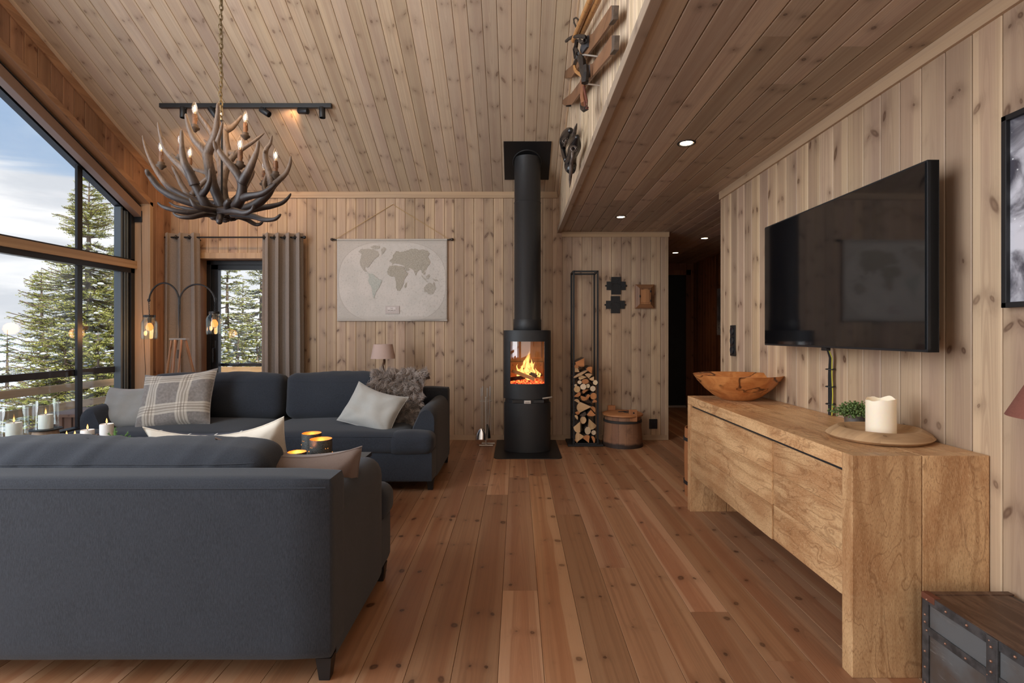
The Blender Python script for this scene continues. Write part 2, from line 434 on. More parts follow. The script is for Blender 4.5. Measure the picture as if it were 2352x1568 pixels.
# ------------------------------------------------------------------ the room
YB = 5.784            # back wall
XL, XR = -3.91, 1.65  # left and right walls
ZE, SL = 2.79, .515   # eaves height at the back wall, roof slope
YR = .9               # ridge
def zc(y): return ZE+SL*(YB-y) if y > YR else ZE+SL*(YB-YR)-SL*(YR-y)
ZLOW = 2.346
def panel(name, mat, O, U, V, N, u0, u1, w, spans, split=0, g=.0035, dep=.005, vmin=None, parent=None):
    "tongue-and-groove boards running along V; spans(ua, ub) -> [(lo_a, lo_b, hi_a, hi_b)]"
    mb = MB(); O, U, V, N = map(Vector, (O, U, V, N)); n = int(math.ceil((u1-u0)/w))
    flip = U.cross(V).dot(N) < 0
    def q(pts, uv, rn):
        P3 = [O+U*a+V*b+N*c for a, b, c in pts]
        if flip:
            P3 = P3[::-1]; uv = uv[::-1] if uv else None
        mb.poly(P3, uv, rn)
    for i in range(n):
        ua, ub = u0+i*w, min(u0+(i+1)*w, u1)
        if ub-ua < .004: continue
        for la, lb, ha, hb in spans(ua, ub):
            cuts = [0.0, 1.0]
            L = max(ha-la, hb-lb)
            if split and L > split:
                t = random.uniform(.1, .9)*split/L
                while t < 1-.12*split/L: cuts.append(t); t += random.uniform(.6, 1.2)*split/L
            cuts.sort()
            q([(ua, la, -dep-.006), (ub, lb, -dep-.006), (ub, hb, -dep-.006), (ua, ha, -dep-.006)], None, rnd3())
            for c0, c1 in zip(cuts, cuts[1:]):
                rn = rnd3(); e = .0004/L if split else 0
                f = lambda t, s: (la+(ha-la)*t)*(1-s)+(lb+(hb-lb)*t)*s
                def pt(s, t, d): return (ua+(ub-ua)*s, f(t, s), d)
                sw = .0016 if dep > .003 else .0007
                sg = (g+sw)/(ub-ua); s1 = sw/(ub-ua); dd = dep*.55; ds = dep+.006
                uvp = lambda s, t: ((ub-ua)*s, f(t, s))
                t0, t1 = c0+(e if c0 > 0 else 0), c1-(e if c1 < 1 else 0)
                def strip(sa, da, sb, db):
                    q([pt(sa, t0, -da), pt(sb, t0, -db), pt(sb, t1, -db), pt(sa, t1, -da)], [uvp(sa, t0), uvp(sb, t0), uvp(sb, t1), uvp(sa, t1)], rn)
                strip(sg, 0, 1-sg, 0)
                strip(s1, dd, sg, 0); strip(1-sg, 0, 1-s1, dd)
                strip(s1, ds, s1+1e-5, dd); strip(1-s1-1e-5, dd, 1-s1, ds)
                if split and c1 < 1:
                    q([pt(0, t1, -dep*.2), pt(1, t1, -dep*.2), pt(1, c1+e, -dep*.2), pt(0, c1+e, -dep*.2)], None, rn)
    return mb.build(name, mat, parent, smooth=False)
PW = .1155
# floor
struct(panel('floor', M_floor, (0, 0, 0), (1, 0, 0), (0, 1, 0), (0, 0, 1), -4.0+.02, 3.2, .163,
      lambda a, b: [(-3.6, -3.6, 8.4, 8.4)], split=2.4, g=.0012, dep=.002))
# back wall, with the opening of the glazed door
DX0, DX1, DZ = -3.60, -2.60, 2.055
def sp_back(a, b):
    h = ZE+.03 if a < .5 else ZLOW+.02
    if b <= DX0+.01 or a >= DX1-.01: return [(0, 0, h, h)]
    return [(DZ, DZ, h, h)]
# board seams fall on the door's edges
bw = (DX1-DX0)/9
struct(panel('wall_back', M_wall, (0, YB, 0), (1, 0, 0), (0, 0, 1), (0, -1, 0), DX0-3*bw, XL+5.6+.0, bw, sp_back))
# left gable wall with the raked window opening
WY1 = 5.43; WZ0 = .28
def wtop(y): return 2.575+.505*(WY1-y) if y > YR else 2.575+.505*(WY1-YR)-.505*(YR-y)
WY0 = -3.0
def sp_left(a, b):
    if a >= WY1-.01: return [(0, 0, zc(a), zc(b))]
    if b <= WY0+.01: return [(0, 0, zc(a), zc(b))]
    return [(0, 0, WZ0, WZ0), (wtop(a), wtop(b), zc(a), zc(b))]
lw = (WY1-WY0)/74
struct(panel('wall_left', M_redwall, (XL, 0, 0), (0, 1, 0), (0, 0, 1), (1, 0, 0), WY0-5*lw, YB+.001, lw, sp_left))
# right wall
RY1 = 4.13
struct(panel('wall_right', M_wall, (XR, 0, 0), (0, 1, 0), (0, 0, 1), (-1, 0, 0), -3.5, RY1, .1165, lambda a, b: [(0, 0, ZLOW+.02, ZLOW+.02)]))
# sloping ceiling
LX = .475
YE = -3.5
for y0, y1, nm in ((YR, YB, 'ceiling'), (YE, YR, 'ceiling_front')):
    sgn = -1 if y0 == YR else 1
    Vv = Vector((0, 1, -SL if y0 == YR else SL)); k = Vv.length; Vv.normalize()
    Nn = Vector((0, 0, -1)); Nn = (Nn - Vv*Nn.dot(Vv)).normalized()
    o = panel(nm, M_ceil, (0, y0, zc(y0)), (1, 0, 0), Vv, Nn, XL-.06, LX+.02, PW, lambda a, b: [(0, 0, (y1-y0)*k, (y1-y0)*k)], split=6.5 if nm == 'ceiling' else 0, g=.003)
    struct(o)
# loft wall and lower ceiling
struct(panel('wall_loft', M_loft, (LX, 0, 0), (0, 1, 0), (0, 0, 1), (-1, 0, 0), YE, YB, .07, lambda a, b: [(ZLOW+.0, ZLOW+.0, zc(a), zc(b))], g=.006, dep=.007))
struct(panel('ceiling_lower', M_soffit, (0, 0, ZLOW), (1, 0, 0), (0, 1, 0), (0, 0, -1), LX, 3.0, .1165, lambda a, b: [(YE, YE, 8.4, 8.4)], split=3.0, g=.0035, dep=.006))
# hall beyond
HXL, HXR, HY1 = 1.69, 2.88, 8.35
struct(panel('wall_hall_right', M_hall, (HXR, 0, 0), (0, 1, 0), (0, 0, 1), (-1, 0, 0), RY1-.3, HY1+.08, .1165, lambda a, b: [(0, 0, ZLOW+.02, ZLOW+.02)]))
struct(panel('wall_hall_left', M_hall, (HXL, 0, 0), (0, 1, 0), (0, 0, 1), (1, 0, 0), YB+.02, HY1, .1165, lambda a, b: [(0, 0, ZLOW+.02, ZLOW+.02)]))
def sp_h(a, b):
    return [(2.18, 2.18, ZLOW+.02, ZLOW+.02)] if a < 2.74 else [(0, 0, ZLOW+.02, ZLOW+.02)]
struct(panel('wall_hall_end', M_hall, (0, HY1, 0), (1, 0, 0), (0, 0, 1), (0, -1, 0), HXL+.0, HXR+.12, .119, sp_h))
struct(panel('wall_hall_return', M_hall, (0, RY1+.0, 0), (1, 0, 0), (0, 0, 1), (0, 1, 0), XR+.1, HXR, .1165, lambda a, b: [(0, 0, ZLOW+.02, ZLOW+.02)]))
# wall behind the camera and the end of the roof
struct(panel('wall_rear', M_wall, (0, YE, 0), (1, 0, 0), (0, 0, 1), (0, 1, 0), XL, XR, .12, lambda a, b: [(0, 0, zc(YE)+.05, zc(YE)+.05)]))

# hall door
d = thing('door_2', None, None, (2.33, HY1, 0)); struct(d)
MB().box(-.5, .42, .02, .06, .03, 2.15, .003).build('door_leaf', M_blackmat, d, False)
mb = MB(); mb.box(.42, .50, -.012, .02, 0, 2.24, .003); mb.box(-.62, .50, -.012, .02, 2.155, 2.24, .003); mb.build('door_frame', M_hall, d, False)
MB().box(-.5, .42, -.03, .06, 0, .03, .004).build('threshold', M_steel, d, False)
for bx in (MB().box(-.64, -.5, 0, .1, 0, 2.2),): bx.build('frame_side', M_blackmat, d, False)

MB().box(-.66, .56, .055, .075, -.02, 2.3).build('leak_backing', M_blackmat, d, False)  # unseen board added to stop light leaking in around the door
# ------- trims
def tr(name, mat, *boxes, bev=.003, prisms=()):
    mb = MB()
    for b in boxes: mb.box(*b, bev)
    for p in prisms: mb.prism(*p)
    return struct(mb.build(name, mat, None, False))
tr('trim_1', M_trim, (XL, LX-.02, YB-.018, YB, ZE-.062, ZE+.01))                       # crown on the back wall
tr('trim_2', M_trim, (LX+.03, 1.715, YB-.018, YB+.0, ZLOW-.056, ZLOW))                   # crown under the lower ceiling
tr('trim_3', M_trim, (XR-.016, XR+.02, -3.4, RY1+.02, ZLOW-.062, ZLOW))                # crown on the right wall
tr('baseboard_back', M_trim, (DX1+.09, 1.69, YB-.014, YB, 0, .058))
tr('baseboard_left', M_trimred, (XL, XL+.014, -3.2, YB, 0, .058))
tr('baseboard_right', M_trim, (XR-.014, XR, -3.4, RY1, 0, .058))
tr('trim_4', M_trim, (1.668, 1.705, YB-.012, YB+.1, 0, ZLOW-.03))                        # corner of the back wall
tr('trim_5', M_trim, (XR-.005, XR+.1, RY1-.004, RY1+.014, 0, ZLOW-.02))                 # end of the right wall
# fascia along the loft edge
tr('trim_6', M_soffit, (LX-.022, LX+.022, YE, YB-.001, ZLOW-.010, ZLOW+.045))
def rake(name, mat, x0, x1, top_fn, lo, hi, y0, y1):
    mb = MB()
    mb.prism([(y0, top_fn(y0)+lo), (y1, top_fn(y1)+lo), (y1, top_fn(y1)+hi), (y0, top_fn(y0)+hi)], x0, x1, 'yz', .003)
    return struct(mb.build(name, mat, None, False, vaxis='y'))
rake('trim_7', M_trimred, XL, XL+.016, zc, -.085, .0, YR, YB)          # rake along gable wall and ceiling
rake('trim_8', M_trim, LX-.014, LX, zc, -.05, .0, YR, YB)              # rake along the loft wall
rake('trim_9', M_trimred, XL, XL+.018, wtop, -.005, .06, YR, WY1+.06)  # window surround, raked head
tr('trim_10', M_trim, (XL, XL+.018, WY1-.002, WY1+.045, WZ0, 2.60))     # window surround, upright
tr('trim_11', M_trim, (XL-.02, XL+.03, WY0, WY1+.02, WZ0-.04, WZ0-.002))  # sill
# window reveals
mb = MB(); XW = -4.075
mb.box(XW-.02, XL+.002, WY1, WY1+.03, WZ0-.02, wtop(WY1)+.03)
struct(mb.build('trim_12', M_trim, None, False))
mb = MB()
mb.prism([(YR, wtop(YR)), (WY1+.02, wtop(WY1+.02)), (WY1+.02, wtop(WY1+.02)+.03), (YR, wtop(YR)+.03)], XW-.02, XL+.002, 'yz')
mb.prism([(WY0, wtop(WY0)), (YR, wtop(YR)), (YR, wtop(YR)+.03), (WY0, wtop(WY0)+.03)], XW-.02, XL+.002, 'yz')
struct(mb.build('trim_13', M_trimred, None, False, vaxis='y'))
# trunk of crown for front slope omitted: nothing of it is in view

# ------- gable window
w = thing('window_1', None, None, (XW, WY1, WZ0)); struct(w)
def L(mb): 
    return mb
def wb(mb, x0, x1, y0, y1, z0, z1, bev=.002): mb.box(x0-XW, x1-XW, y0-WY1, y1-WY1, z0-WZ0, z1-WZ0, bev)
ZT = 1.922    # transom
mb = MB()
wb(mb, XW-.07, XW+.02, WY1-.055, WY1, WZ0, wtop(WY1))        # far jamb
wb(mb, XW-.07, XW+.02, WY0, WY1, WZ0, WZ0+.05)               # bottom rail
wb(mb, XW-.05, XW+.02, WY0, WY1, ZT-.085, ZT-.035)           # under the transom
wb(mb, XW-.05, XW+.02, WY0, WY1, ZT+.045, ZT+.062)
for (ya, yb) in ((YR, WY1), (WY0, YR)):
    mb.prism([(ya-WY1, wtop(ya)-WZ0-.15), (yb-WY1, wtop(yb)-WZ0-.15), (yb-WY1, wtop(yb)-WZ0), (ya-WY1, wtop(ya)-WZ0)], -.07, .0, 'yz')
mb.build('window_frame', M_frame, w, False)
mb = MB()
wb(mb, XW-.065, XW+.012, WY1-.10, WY1-.082, WZ0+.05, wtop(WY1)-.1)
wb(mb, XW-.065, XW+.012, WY1-.133, WY1-.115, WZ0+.05, wtop(WY1)-.1)
wb(mb, XW-.065, XW+.006, WY1-.175, WY1-.15, WZ0+.05, wtop(WY1)-.07)
mb.build('grey_track', M_greyalu, w, False)
mb = MB()
wb(mb, XW-.06, XW+.004, WY1-.15, WY1-.055, WZ0+.05, wtop(WY1)-.1)
mb.build('track_channel', M_frame, w, False)
mb = MB(); wb(mb, XW-.02, XW+.045, WY0, WY1+.0, ZT-.035, ZT+.045)
mb.build('transom', M_trim, w, False)
mb = MB()
for ym in (4.785, 3.2, 1.7, .2, -1.3):
    wb(mb, XW-.036, XW-.01, ym-.028, ym+.028, WZ0+.05, wtop(ym)-.06)
mb.build('mullion', M_frame, w, False)
mb = MB(); wb(mb, XW-.085, XW-.055, WY0, WY1-.10, .805, .865)
mb.build('guard_rail', M_black, w, False)
mb = MB()
mb.prism([(WY0-WY1, .02), (WY1-.12-WY1, .02), (-.12, wtop(WY1)-WZ0-.08), (YR-WY1, wtop(YR)-WZ0-.12), (WY0-WY1, wtop(WY0)-WZ0-.12)], -.034, -.028, 'yz')
mb.build('pane', M_glass, w, False)
# roller blind cassette along the raked head
b = thing('blind_cassette', 'long taupe roller blind cassette under the raked head of the gable window', 'blind', (XW+.02, WY1, 2.4))
def cas(x0, x1, lo, hi, ya, yb):
    mb = MB(); mb.prism([(ya-WY1, wtop(ya)-2.4+lo), (yb-WY1, wtop(yb)-2.4+lo), (yb-WY1, wtop(yb)-2.4+hi), (ya-WY1, wtop(ya)-2.4+hi)], x0, x1, 'yz', .002); return mb
cas(0, .075, -.145, -.045, YR, WY1-.01).build('cassette', M_brownalu, b, False)
cas(.0, .079, -.04, -.03, YR, WY1-.02).build('guide_rail', M_frame, b, False)
cas(.015, .06, -.028, -.008, YR, WY1-.03).build('upper_cover', M_brownalu, b, False)
MB().box(0, .08, -.012, .0, -.02, .10, .002).build('end_cap', M_frame, b, False)
# pull cord of the blind
mb = MB(); mb.tube([(0, 0, 0), (.012, 0, -.9), (.045, .0, -1.6), (.03, 0, -1.95)], .0018, 6)
mb.build('pull_cord', M_blackmat, b, loc=(.07, -.006, .02))

# ------- back door in its reveal
dr = thing('door_1', None, None, (DX0, YB, 0)); struct(dr)
wd = DX1-DX0
mb = MB(); mb.box(-.015, .012, -.0, .16, 0, DZ); mb.box(wd-.012, wd+.015, 0, .16, 0, DZ); mb.box(-.015, wd+.015, 0, .16, DZ-.012, DZ+.015)
mb.build('reveal', M_trimred, dr, False)
mb = MB(); mb.box(-.055, .004, -.016, .002, 0, DZ+.0, .002); mb.box(wd-.004, wd+.055, -.016, .002, 0, DZ, .002); mb.box(-.055, wd+.055, -.02, .002, DZ-.008, DZ+.055, .002)
mb.build('surround', M_trim, dr, False)
mb = MB(); mb.box(.012, .06, .13, .21, 0, DZ-.012, .003); mb.box(wd-.06, wd-.012, .13, .21, 0, DZ-.012, .003); mb.box(.012, wd-.012, .13, .21, DZ-.06, DZ-.012, .003); mb.box(.012, wd-.012, .13, .21, 0, .04)
mb.build('door_frame', M_frame, dr, False)
mb = MB(); mb.box(.055, .135, .15, .21, .04, DZ-.055, .004); mb.box(wd-.135, wd-.055, .15, .21, .04, DZ-.055, .004); mb.box(.055, wd-.055, .15, .21, DZ-.115, DZ-.055, .004); mb.box(.055, wd-.055, .15, .21, .04, .25, .004)
mb.build('door_leaf', M_frame, dr, False)
MB().box(.13, wd-.13, .175, .183, .24, DZ-.11).build('pane', M_glass, dr, False)
h = MB(); h.box(.082, .112, .142, .152, .86, 1.12, .003); h.build('handle_plate', M_black, dr)
h = MB(); h.tube([(.097, .15, 1.03), (.097, .10, 1.03), (.10, .095, 1.03), (.10, .095, .93), (.10, .10, .87)], .009, 10); h.build('handle', M_black, dr)
mb = MB(); mb.box(-.02, 1.02, .26, .30, .815, .85, .003); mb.build('guard_rail', M_black, dr, False)

# ------- outdoors
def gz(x, y): return -.45 - max(0, (-x-5))*.035 - max(0, (y-8))*.03
mb = MB(); N = 44; xs = [-5.9-(i/N)**2.2*900 for i in range(N+1)]; ys = [-60+(j/N)*260 for j in range(N+1)]
def addgrid(mb, X, Y, zf):
    b = len(mb.v)
    for yy in Y:
        for xx in X: mb.v.append(Vector((xx, yy, zf(xx, yy))))
    n = len(X)
    for j in range(len(Y)-1):
        for i in range(n-1): mb.face([b+j*n+i, b+j*n+i+1, b+(j+1)*n+i+1, b+(j+1)*n+i])
gx = sorted([12-1.35**i for i in range(2, 24)]+[-8, -10, -13, -16]); gy = sorted([-3*1.5**i for i in range(1, 9)]+[3*1.32**i for i in range(0, 22)]+[5.95])
def zg(x, y):
    base = -.5 - .035*max(0, -x-9)**.85 - .03*max(0, y-9)**.85
    return base + .12*noise.noise(Vector((x*.3, y*.3, 0)))
addgrid(mb, gx, gy, zg)
struct(mb.build('ground', M_snow, None, True, 180))
# far hills
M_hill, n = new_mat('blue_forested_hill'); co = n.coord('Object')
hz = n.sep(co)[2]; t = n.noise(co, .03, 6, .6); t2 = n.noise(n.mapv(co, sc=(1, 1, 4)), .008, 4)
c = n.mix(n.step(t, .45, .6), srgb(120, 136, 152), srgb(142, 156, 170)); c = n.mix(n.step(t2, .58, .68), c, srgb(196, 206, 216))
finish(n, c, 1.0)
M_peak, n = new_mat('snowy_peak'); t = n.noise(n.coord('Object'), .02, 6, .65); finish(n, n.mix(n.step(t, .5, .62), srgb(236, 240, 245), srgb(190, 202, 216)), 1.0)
def hills(name, mat, dist, z0, z1, seed, fr):
    mb = MB(); n_ = 90; b = 0
    for j, (dd, h) in enumerate(((0, 0), (.04, .45), (.09, 1), (.3, 0))):
        for i in range(n_+1):
            a = R(100+75*i/n_); rr = dist*(1+dd)
            hh = z0+(z1-z0)*h*(.6+.8*noise.noise(Vector((i*fr, seed, 0)))+.25*noise.noise(Vector((i*fr*3.1, seed, 5))))
            mb.v.append(Vector((rr*math.cos(a), rr*math.sin(a), hh)))
    for j in range(3):
        for i in range(n_): mb.face([j*(n_+1)+i, j*(n_+1)+i+1, (j+1)*(n_+1)+i+1, (j+1)*(n_+1)+i])
    return mb.build(name, mat, None, True, 180)
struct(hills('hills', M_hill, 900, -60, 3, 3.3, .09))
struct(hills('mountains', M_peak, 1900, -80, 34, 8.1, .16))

# deck with snow
mb = MB(); mb.box(-6.45, XW-.09, -4, 9.2, -.32, -.22); mb.box(XW-.09, .6, 6.05, 9.2, -.32, -.22)
struct(mb.build('deck', M_deck, None, False, vaxis='y'))
mb = MB(); X_ = [XW-.1-(i/14)*2.05 for i in range(15)]; Y_ = [-4+i*.33 for i in range(40)]
addgrid(mb, X_, Y_, lambda x, y: .015+.03*noise.noise(Vector((x*1.4, y*1.4, 0))) - (.2 if x < -6.1 else 0))
X2 = [-4.2+i*.3 for i in range(13)]; Y2 = [6.1+i*.3 for i in range(10)]
addgrid(mb, X2, Y2, lambda x, y: -.12+.03*noise.noise(Vector((x*1.4, y*1.4, 0))))
o = struct(recalc(mb.build('snow_cover', M_snow, None, True, 180)))
def railing(name, label, p0, p1, posts, rails, pw=.09, post_h=.62, zb=-.22):
    t = thing(name, label, 'railing', (p0[0], p0[1], zb))
    d = Vector((p1[0]-p0[0], p1[1]-p0[1], 0)); Ln = d.length; ang = math.atan2(d.y, d.x); Mz = Matrix.Rotation(ang, 4, 'Z')
    for z in rails:
        mb = MB(); mb.box(0, Ln, -.02, .02, z-zb-.045, z-zb+.045, .004); mb.build('rail', M_deck, t, False, M=Mz)
    for s_ in posts:
        mb = MB(); mb.box(s_-pw/2, s_+pw/2, -.06, .06, 0, post_h-zb, .004); mb.build('post', M_deck, t, False, vaxis='z', M=Mz)
    return t
XRL = -5.6
railing('deck_railing', 'pale wooden three-rail deck railing running past the gable window', (XRL, -1), (XRL, 8.9), (0.05, 2.0, 9.85), (.532, .305, .07), post_h=.50)
# big boxed gate post with cap
t = thing('gate_post', 'stout pale wooden deck post with a flat cap behind the candle lanterns', 'post', (-5.12, 4.78, -.22))
MB().box(-.065, .065, -.10, .10, 0, .80, .004).build('shaft', M_deck, t, False, vaxis='z')
MB().box(-.10, .085, -.13, .13, .80, .832, .004).build('cap', M_deck, t, False, vaxis='y')
t = thing('slatted_gate', 'pale slatted wooden gate cut by the left edge of the picture', 'gate', (-5.1, 4.55, -.1))
for zz in (.62, .38, .12): MB().box(-.02, .02, -.9, .0, zz-.035, zz+.035, .003).build('rail', M_deck, t, False)
for k in range(6): MB().box(.02, .04, -.14-.15*k, -.04-.15*k, .0, .66, .003).build('slat', M_deck, t, False, vaxis='z')
t = thing('slatted_bin', 'brown slatted wooden box on the deck behind the sofa arm', 'box', (-4.62, 5.05, -.2))
for k in range(6):
    MB().box(-.03+.09*k, .04+.09*k, 0, .03, 0, .58, .003).build('slat', M_redwall, t, False, vaxis='z')
MB().box(-.06, .56, -.04, .46, .58, .61, .003).build('lid', M_redwall, t, False)
MB().box(-.05, .03, -.03, .06, 0, .58, .003).build('corner_post', M_trimred, t, False, vaxis='z')
railing('deck_railing', 'pale wooden railing seen through the glazed door', (-5.5, 8.6), (-.5, 8.6), (2.03, 5.0), (.60, .25), pw=.16, post_h=.665)
# cladding seen outside the far jamb
struct(MB().box(-4.15, -4.09, 5.29, 5.32, -.1, 2.75).build('trim_14', M_greywood, None, False, vaxis='z'))
# ------------------------------------------------------------------ sofas
def make_sofa(label, Ln, Dp, loc, rz, mirror=1, near=False):
    """origin: floor, rear corner; x along the sofa, y towards its front"""
    t = thing('sofa', label, 'sofa', loc, rz, None)
    H = .71; lg = .08; aw = .215; fr = .17
    mb = MB(); mb.soft(Ln-.012, Dp-.04, .235, .018, 10, (0, .0, 0), .003, 2, T(Ln/2, Dp/2+.0, lg+.1175)); mb.build('base', M_sofa, t, True, 60)
    mb = MB()
    prof = [(0, lg), (0, H-.02), (.02, H), (.13, H+.002), (.155, H-.02), (.165, lg)]
    bm = bmesh.new()
    mb.soft(Ln, .155, H-lg, .028, 12, (0, .006, 0), .002, 2, T(Ln/2, .0775, (H+lg)/2)); mb.build('back_frame', M_sofa, t, True, 60)
    bv = BVHTree.FromPolygons(mb.v, mb.f)
    def on(pt, d, lift=.0008):
        h = bv.ray_cast(Vector(pt), Vector(d)); return (h[0]-Vector(d)*lift) if h[0] else Vector(pt)
    mb = MB(); mb.tube([on((.02+(Ln-.04)*k/30, -1, H-.036), (0, 1, 0)) for k in range(31)], .0020, 5)
    mb.build('seam', M_sofa, t)
    for side in (0, 1):
        mb = MB(); n = 14
        pr = [(0, lg), (0, .30), (.001, .50)]
        for i in range(9):
            a = math.pi*(1-i/8*.92); pr.append((.075+.075*math.cos(a)*(1 if i < 5 else 1.0)+ (0 if i < 5 else .0), .555+.085*math.sin(a)))
        pr += [(.172, .53), (.195, .48), (.21, .42), (.213, .30), (.213, lg)]
        ys = [.05, .10, .3, .5, Dp-fr-.10, Dp-fr-.05, Dp-fr-.02, Dp-fr]
        base = len(mb.v); m = len(pr)
        for yy in ys:
            k = (yy-(Dp-fr-.10))/.10; sc = 1 if k < 0 else math.sqrt(max(0, 1-(k*.42)**2))
            # the arm sinks gently towards the front
            fall = .0 if yy < .1 else -.012*((yy-.1)/(Dp-fr-.1))
            for px, pz in pr:
                qx = .1065+(px-.1065)*(1-(1-sc)*1.6); qz = lg+(pz-lg)*(1-(1-sc)*.5) + (fall if pz > .35 else 0)
                qx = qx if side == 0 else Ln-qx
                mb.v.append(Vector((qx, yy, qz)))
        for j in range(len(ys)-1):
            for i in range(m-1):
                f = [base+j*m+i, base+j*m+i+1, base+(j+1)*m+i+1, base+(j+1)*m+i]
                mb.face(f if side else f[::-1])
        mb.face([base+(len(ys)-1)*m+i for i in range(m)])
        o = mb.build('arm', M_sofa, t, True, 70); recalc(o)
    for i in range(2):
        cw = (Ln-2*aw)/2
        x0 = aw+i*cw
        mb = MB()
        mb.soft(cw+.006, Dp-.16, .155, .05, 14, (0, .0, .035), .010, 3.1, T(x0+cw/2, .15+(Dp-.16)/2+.02, .375), seed=i*3.1)
        ex = (aw-.008)
        cx = aw/2+.06 if i == 0 else Ln-aw/2-.06
        mb.soft(ex+.13, fr+.02, .150, .048, 12, (.008, .008, .02), .008, 4, T(cx, Dp-fr/2+.0, .373), seed=i*2.2)
        mb.build('seat_cushion', M_sofa, t, True, 180)
        mb = MB(); yy = Dp+.005
        # piping along the cushion front
        a, b = (.03, x0+cw-.02) if i == 0 else (x0+.02, Ln-.03)
        mb.tube([(a, yy-.002, .425), ((a+b)/2, yy+.004, .43), (b, yy-.002, .425)], .0025, 5); mb.build('piping', M_sofa, t)
    for i in range(2):
        ins = .20
        cw = (Ln-2*ins)/2; xs0 = ins+cw*i
        if near: cw = (.93, 1.27)[i]; xs0 = (.30, 1.23)[i]
        def fn(p, u):
            # soft, plumped cushion with pinched corners and creases fanning from the seams
            k = abs(u.x)**6
            p.z *= 1-.06*k
            if u.z > .3: p.z += .014*noise.noise(Vector((p.x*3.1+i*7, 1.3, 0)))-.016*u.x*(1 if i else -1)*.6
            s_ = abs(u.y)
            wr = noise.noise(Vector((p.x*13-p.z*11, p.z*2.2+p.x, 3+i)))+.6*noise.noise(Vector((p.x*27-p.z*20, p.z*3, 9+i)))
            p.y += (1 if u.y > 0 else -1)*.0065*wr*(1 if near else .6)
            if u.z > .5: p.z += .004*wr
            return p
        mb = MB()
        hh = .40 if not near else .335
        zc_ = .445+hh/2
        mb.soft(cw-.03, .22, hh, .07, 64 if near else 30, (0, .045, .018), .012, 3.5, T(xs0+cw*.5, .155+.13, zc_) @ RX(9 if True else 0), seed=i*4.0, fn=fn)
        mb.build('back_cushion', M_sofa, t, True, 180)
        bv = BVHTree.FromPolygons(mb.v, mb.f)
        x0 = xs0+.05; x1 = xs0+cw-.05; ys, dd = (-1, 1) if near else (2, -1)
        pts = [on((x0+(x1-x0)*k/40, ys, zc_+hh/2-(.052 if near else .06)+(-.012 if near else 0)), (0, dd, 0)) for k in range(41)]
        mb = MB(); mb.tube(pts, .0022, 5); mb.build('piping', M_sofa, t)
    for lx, ly in ((.035, .05), (Ln-.035, .05), (.035, Dp-.12), (Ln-.035, Dp-.12)):
        mb = MB(); bm = bmesh.new()
        zt, w1, w0 = lg+.002, .027, .018
        b = [(-w0, -w0, 0), (w0, -w0, 0), (w0, w0, 0), (-w0, w0, 0), (-w1, -w1, zt), (w1, -w1, zt), (w1, w1, zt), (-w1, w1, zt)]
        mb.v += [Vector(p)+Vector((lx, ly, 0)) for p in b]
        for f in ((3, 2, 1, 0), (4, 5, 6, 7), (0, 1, 5, 4), (1, 2, 6, 5), (2, 3, 7, 6), (3, 0, 4, 7)): mb.face(f)
        mb.build('leg', M_black, t, False)
    return t
SXR = -.633; SLN = 2.8
make_sofa('charcoal wool sofa in the foreground, seen from behind', SLN, .88, (SXR-SLN, 1.74, 0), 0, near=True)
make_sofa('charcoal wool sofa against the window end, facing the camera', SLN, 1.0, (SXR, 4.83, 0), math.pi)

# ------------------------------------------------------------------ cushions
def pillow(name, label, w, h, t, mat, M, group=None, seed=0, ears=.05, extra=None, back=None, sag=.02, n=34, cat='cushion'):
    o_ = M.to_translation()
    root = thing(name, label, cat, o_, 0, group)
    Ml = T(-o_.x, -o_.y, -o_.z) @ M
    mb = MB(); base = 0
    def surf(side, mi):
        b = len(mb.v)
        for j in range(n+1):
            for i in range(n+1):
                u, v = -1+2*i/n, -1+2*j/n
                th = max(0, (1-u**4))*max(0, (1-v**4)); th = th**.55
                ex = 1-ears*(1-v*v)*1.0; ey = 1-ears*(1-u*u)*1.0
                x = u*w/2*(ex if abs(u) > .0 else 1); z = v*h/2*ey
                wr = noise.noise(Vector((u*2.2+seed, v*2.2, seed)))*.022*th
                # creases from the corners
                for cu in (-1, 1):
                    for cv in (-1, 1):
                        du, dv = u-cu, v-cv; dd = math.hypot(du, dv)
                        a = math.atan2(dv*cv, du*cu)
                        wr += .010*math.sin(a*9+seed)*math.exp(-dd*2.6)*min(1, dd*4)*th
                y = side*(th*t/2+wr)
                z -= sag*(1-u*u)*(.5+.5*v)
                mb.v.append(Ml @ Vector((x, y, z)))
                
        for j in range(n):
            for i in range(n):
                f = [b+j*(n+1)+i, b+j*(n+1)+i+1, b+(j+1)*(n+1)+i+1, b+(j+1)*(n+1)+i]
                uvq = [((i+a)/n*w, (j+c)/n*h) for a, c in ((0, 0), (1, 0), (1, 1), (0, 1))]
                if side < 0: mb.face(f, uvq, mi=mi)
                else: mb.face(f[::-1], uvq[::-1], mi=mi)
    surf(-1, 0); surf(1, 1 if back else 0)
    mb.build('cover', [mat]+([back] if back else []), root, True, 180)
    # piped edge
    mb = MB(); pts = []
    for k in range(4*12):
        q = k//12; s_ = -1+2*(k % 12)/12
        u, v = [(s_, -1), (1, s_), (-s_, 1), (-1, -s_)][q]
        ex = 1-ears*(1-v*v); ey = 1-ears*(1-u*u)
        pts.append(Ml @ Vector((u*w/2*ex, 0, v*h/2*ey-sag*(1-u*u)*(.5+.5*v))))
    mb.tube(pts, .003, 6, closed=True); mb.build('edge_seam', mat, root)
    return root
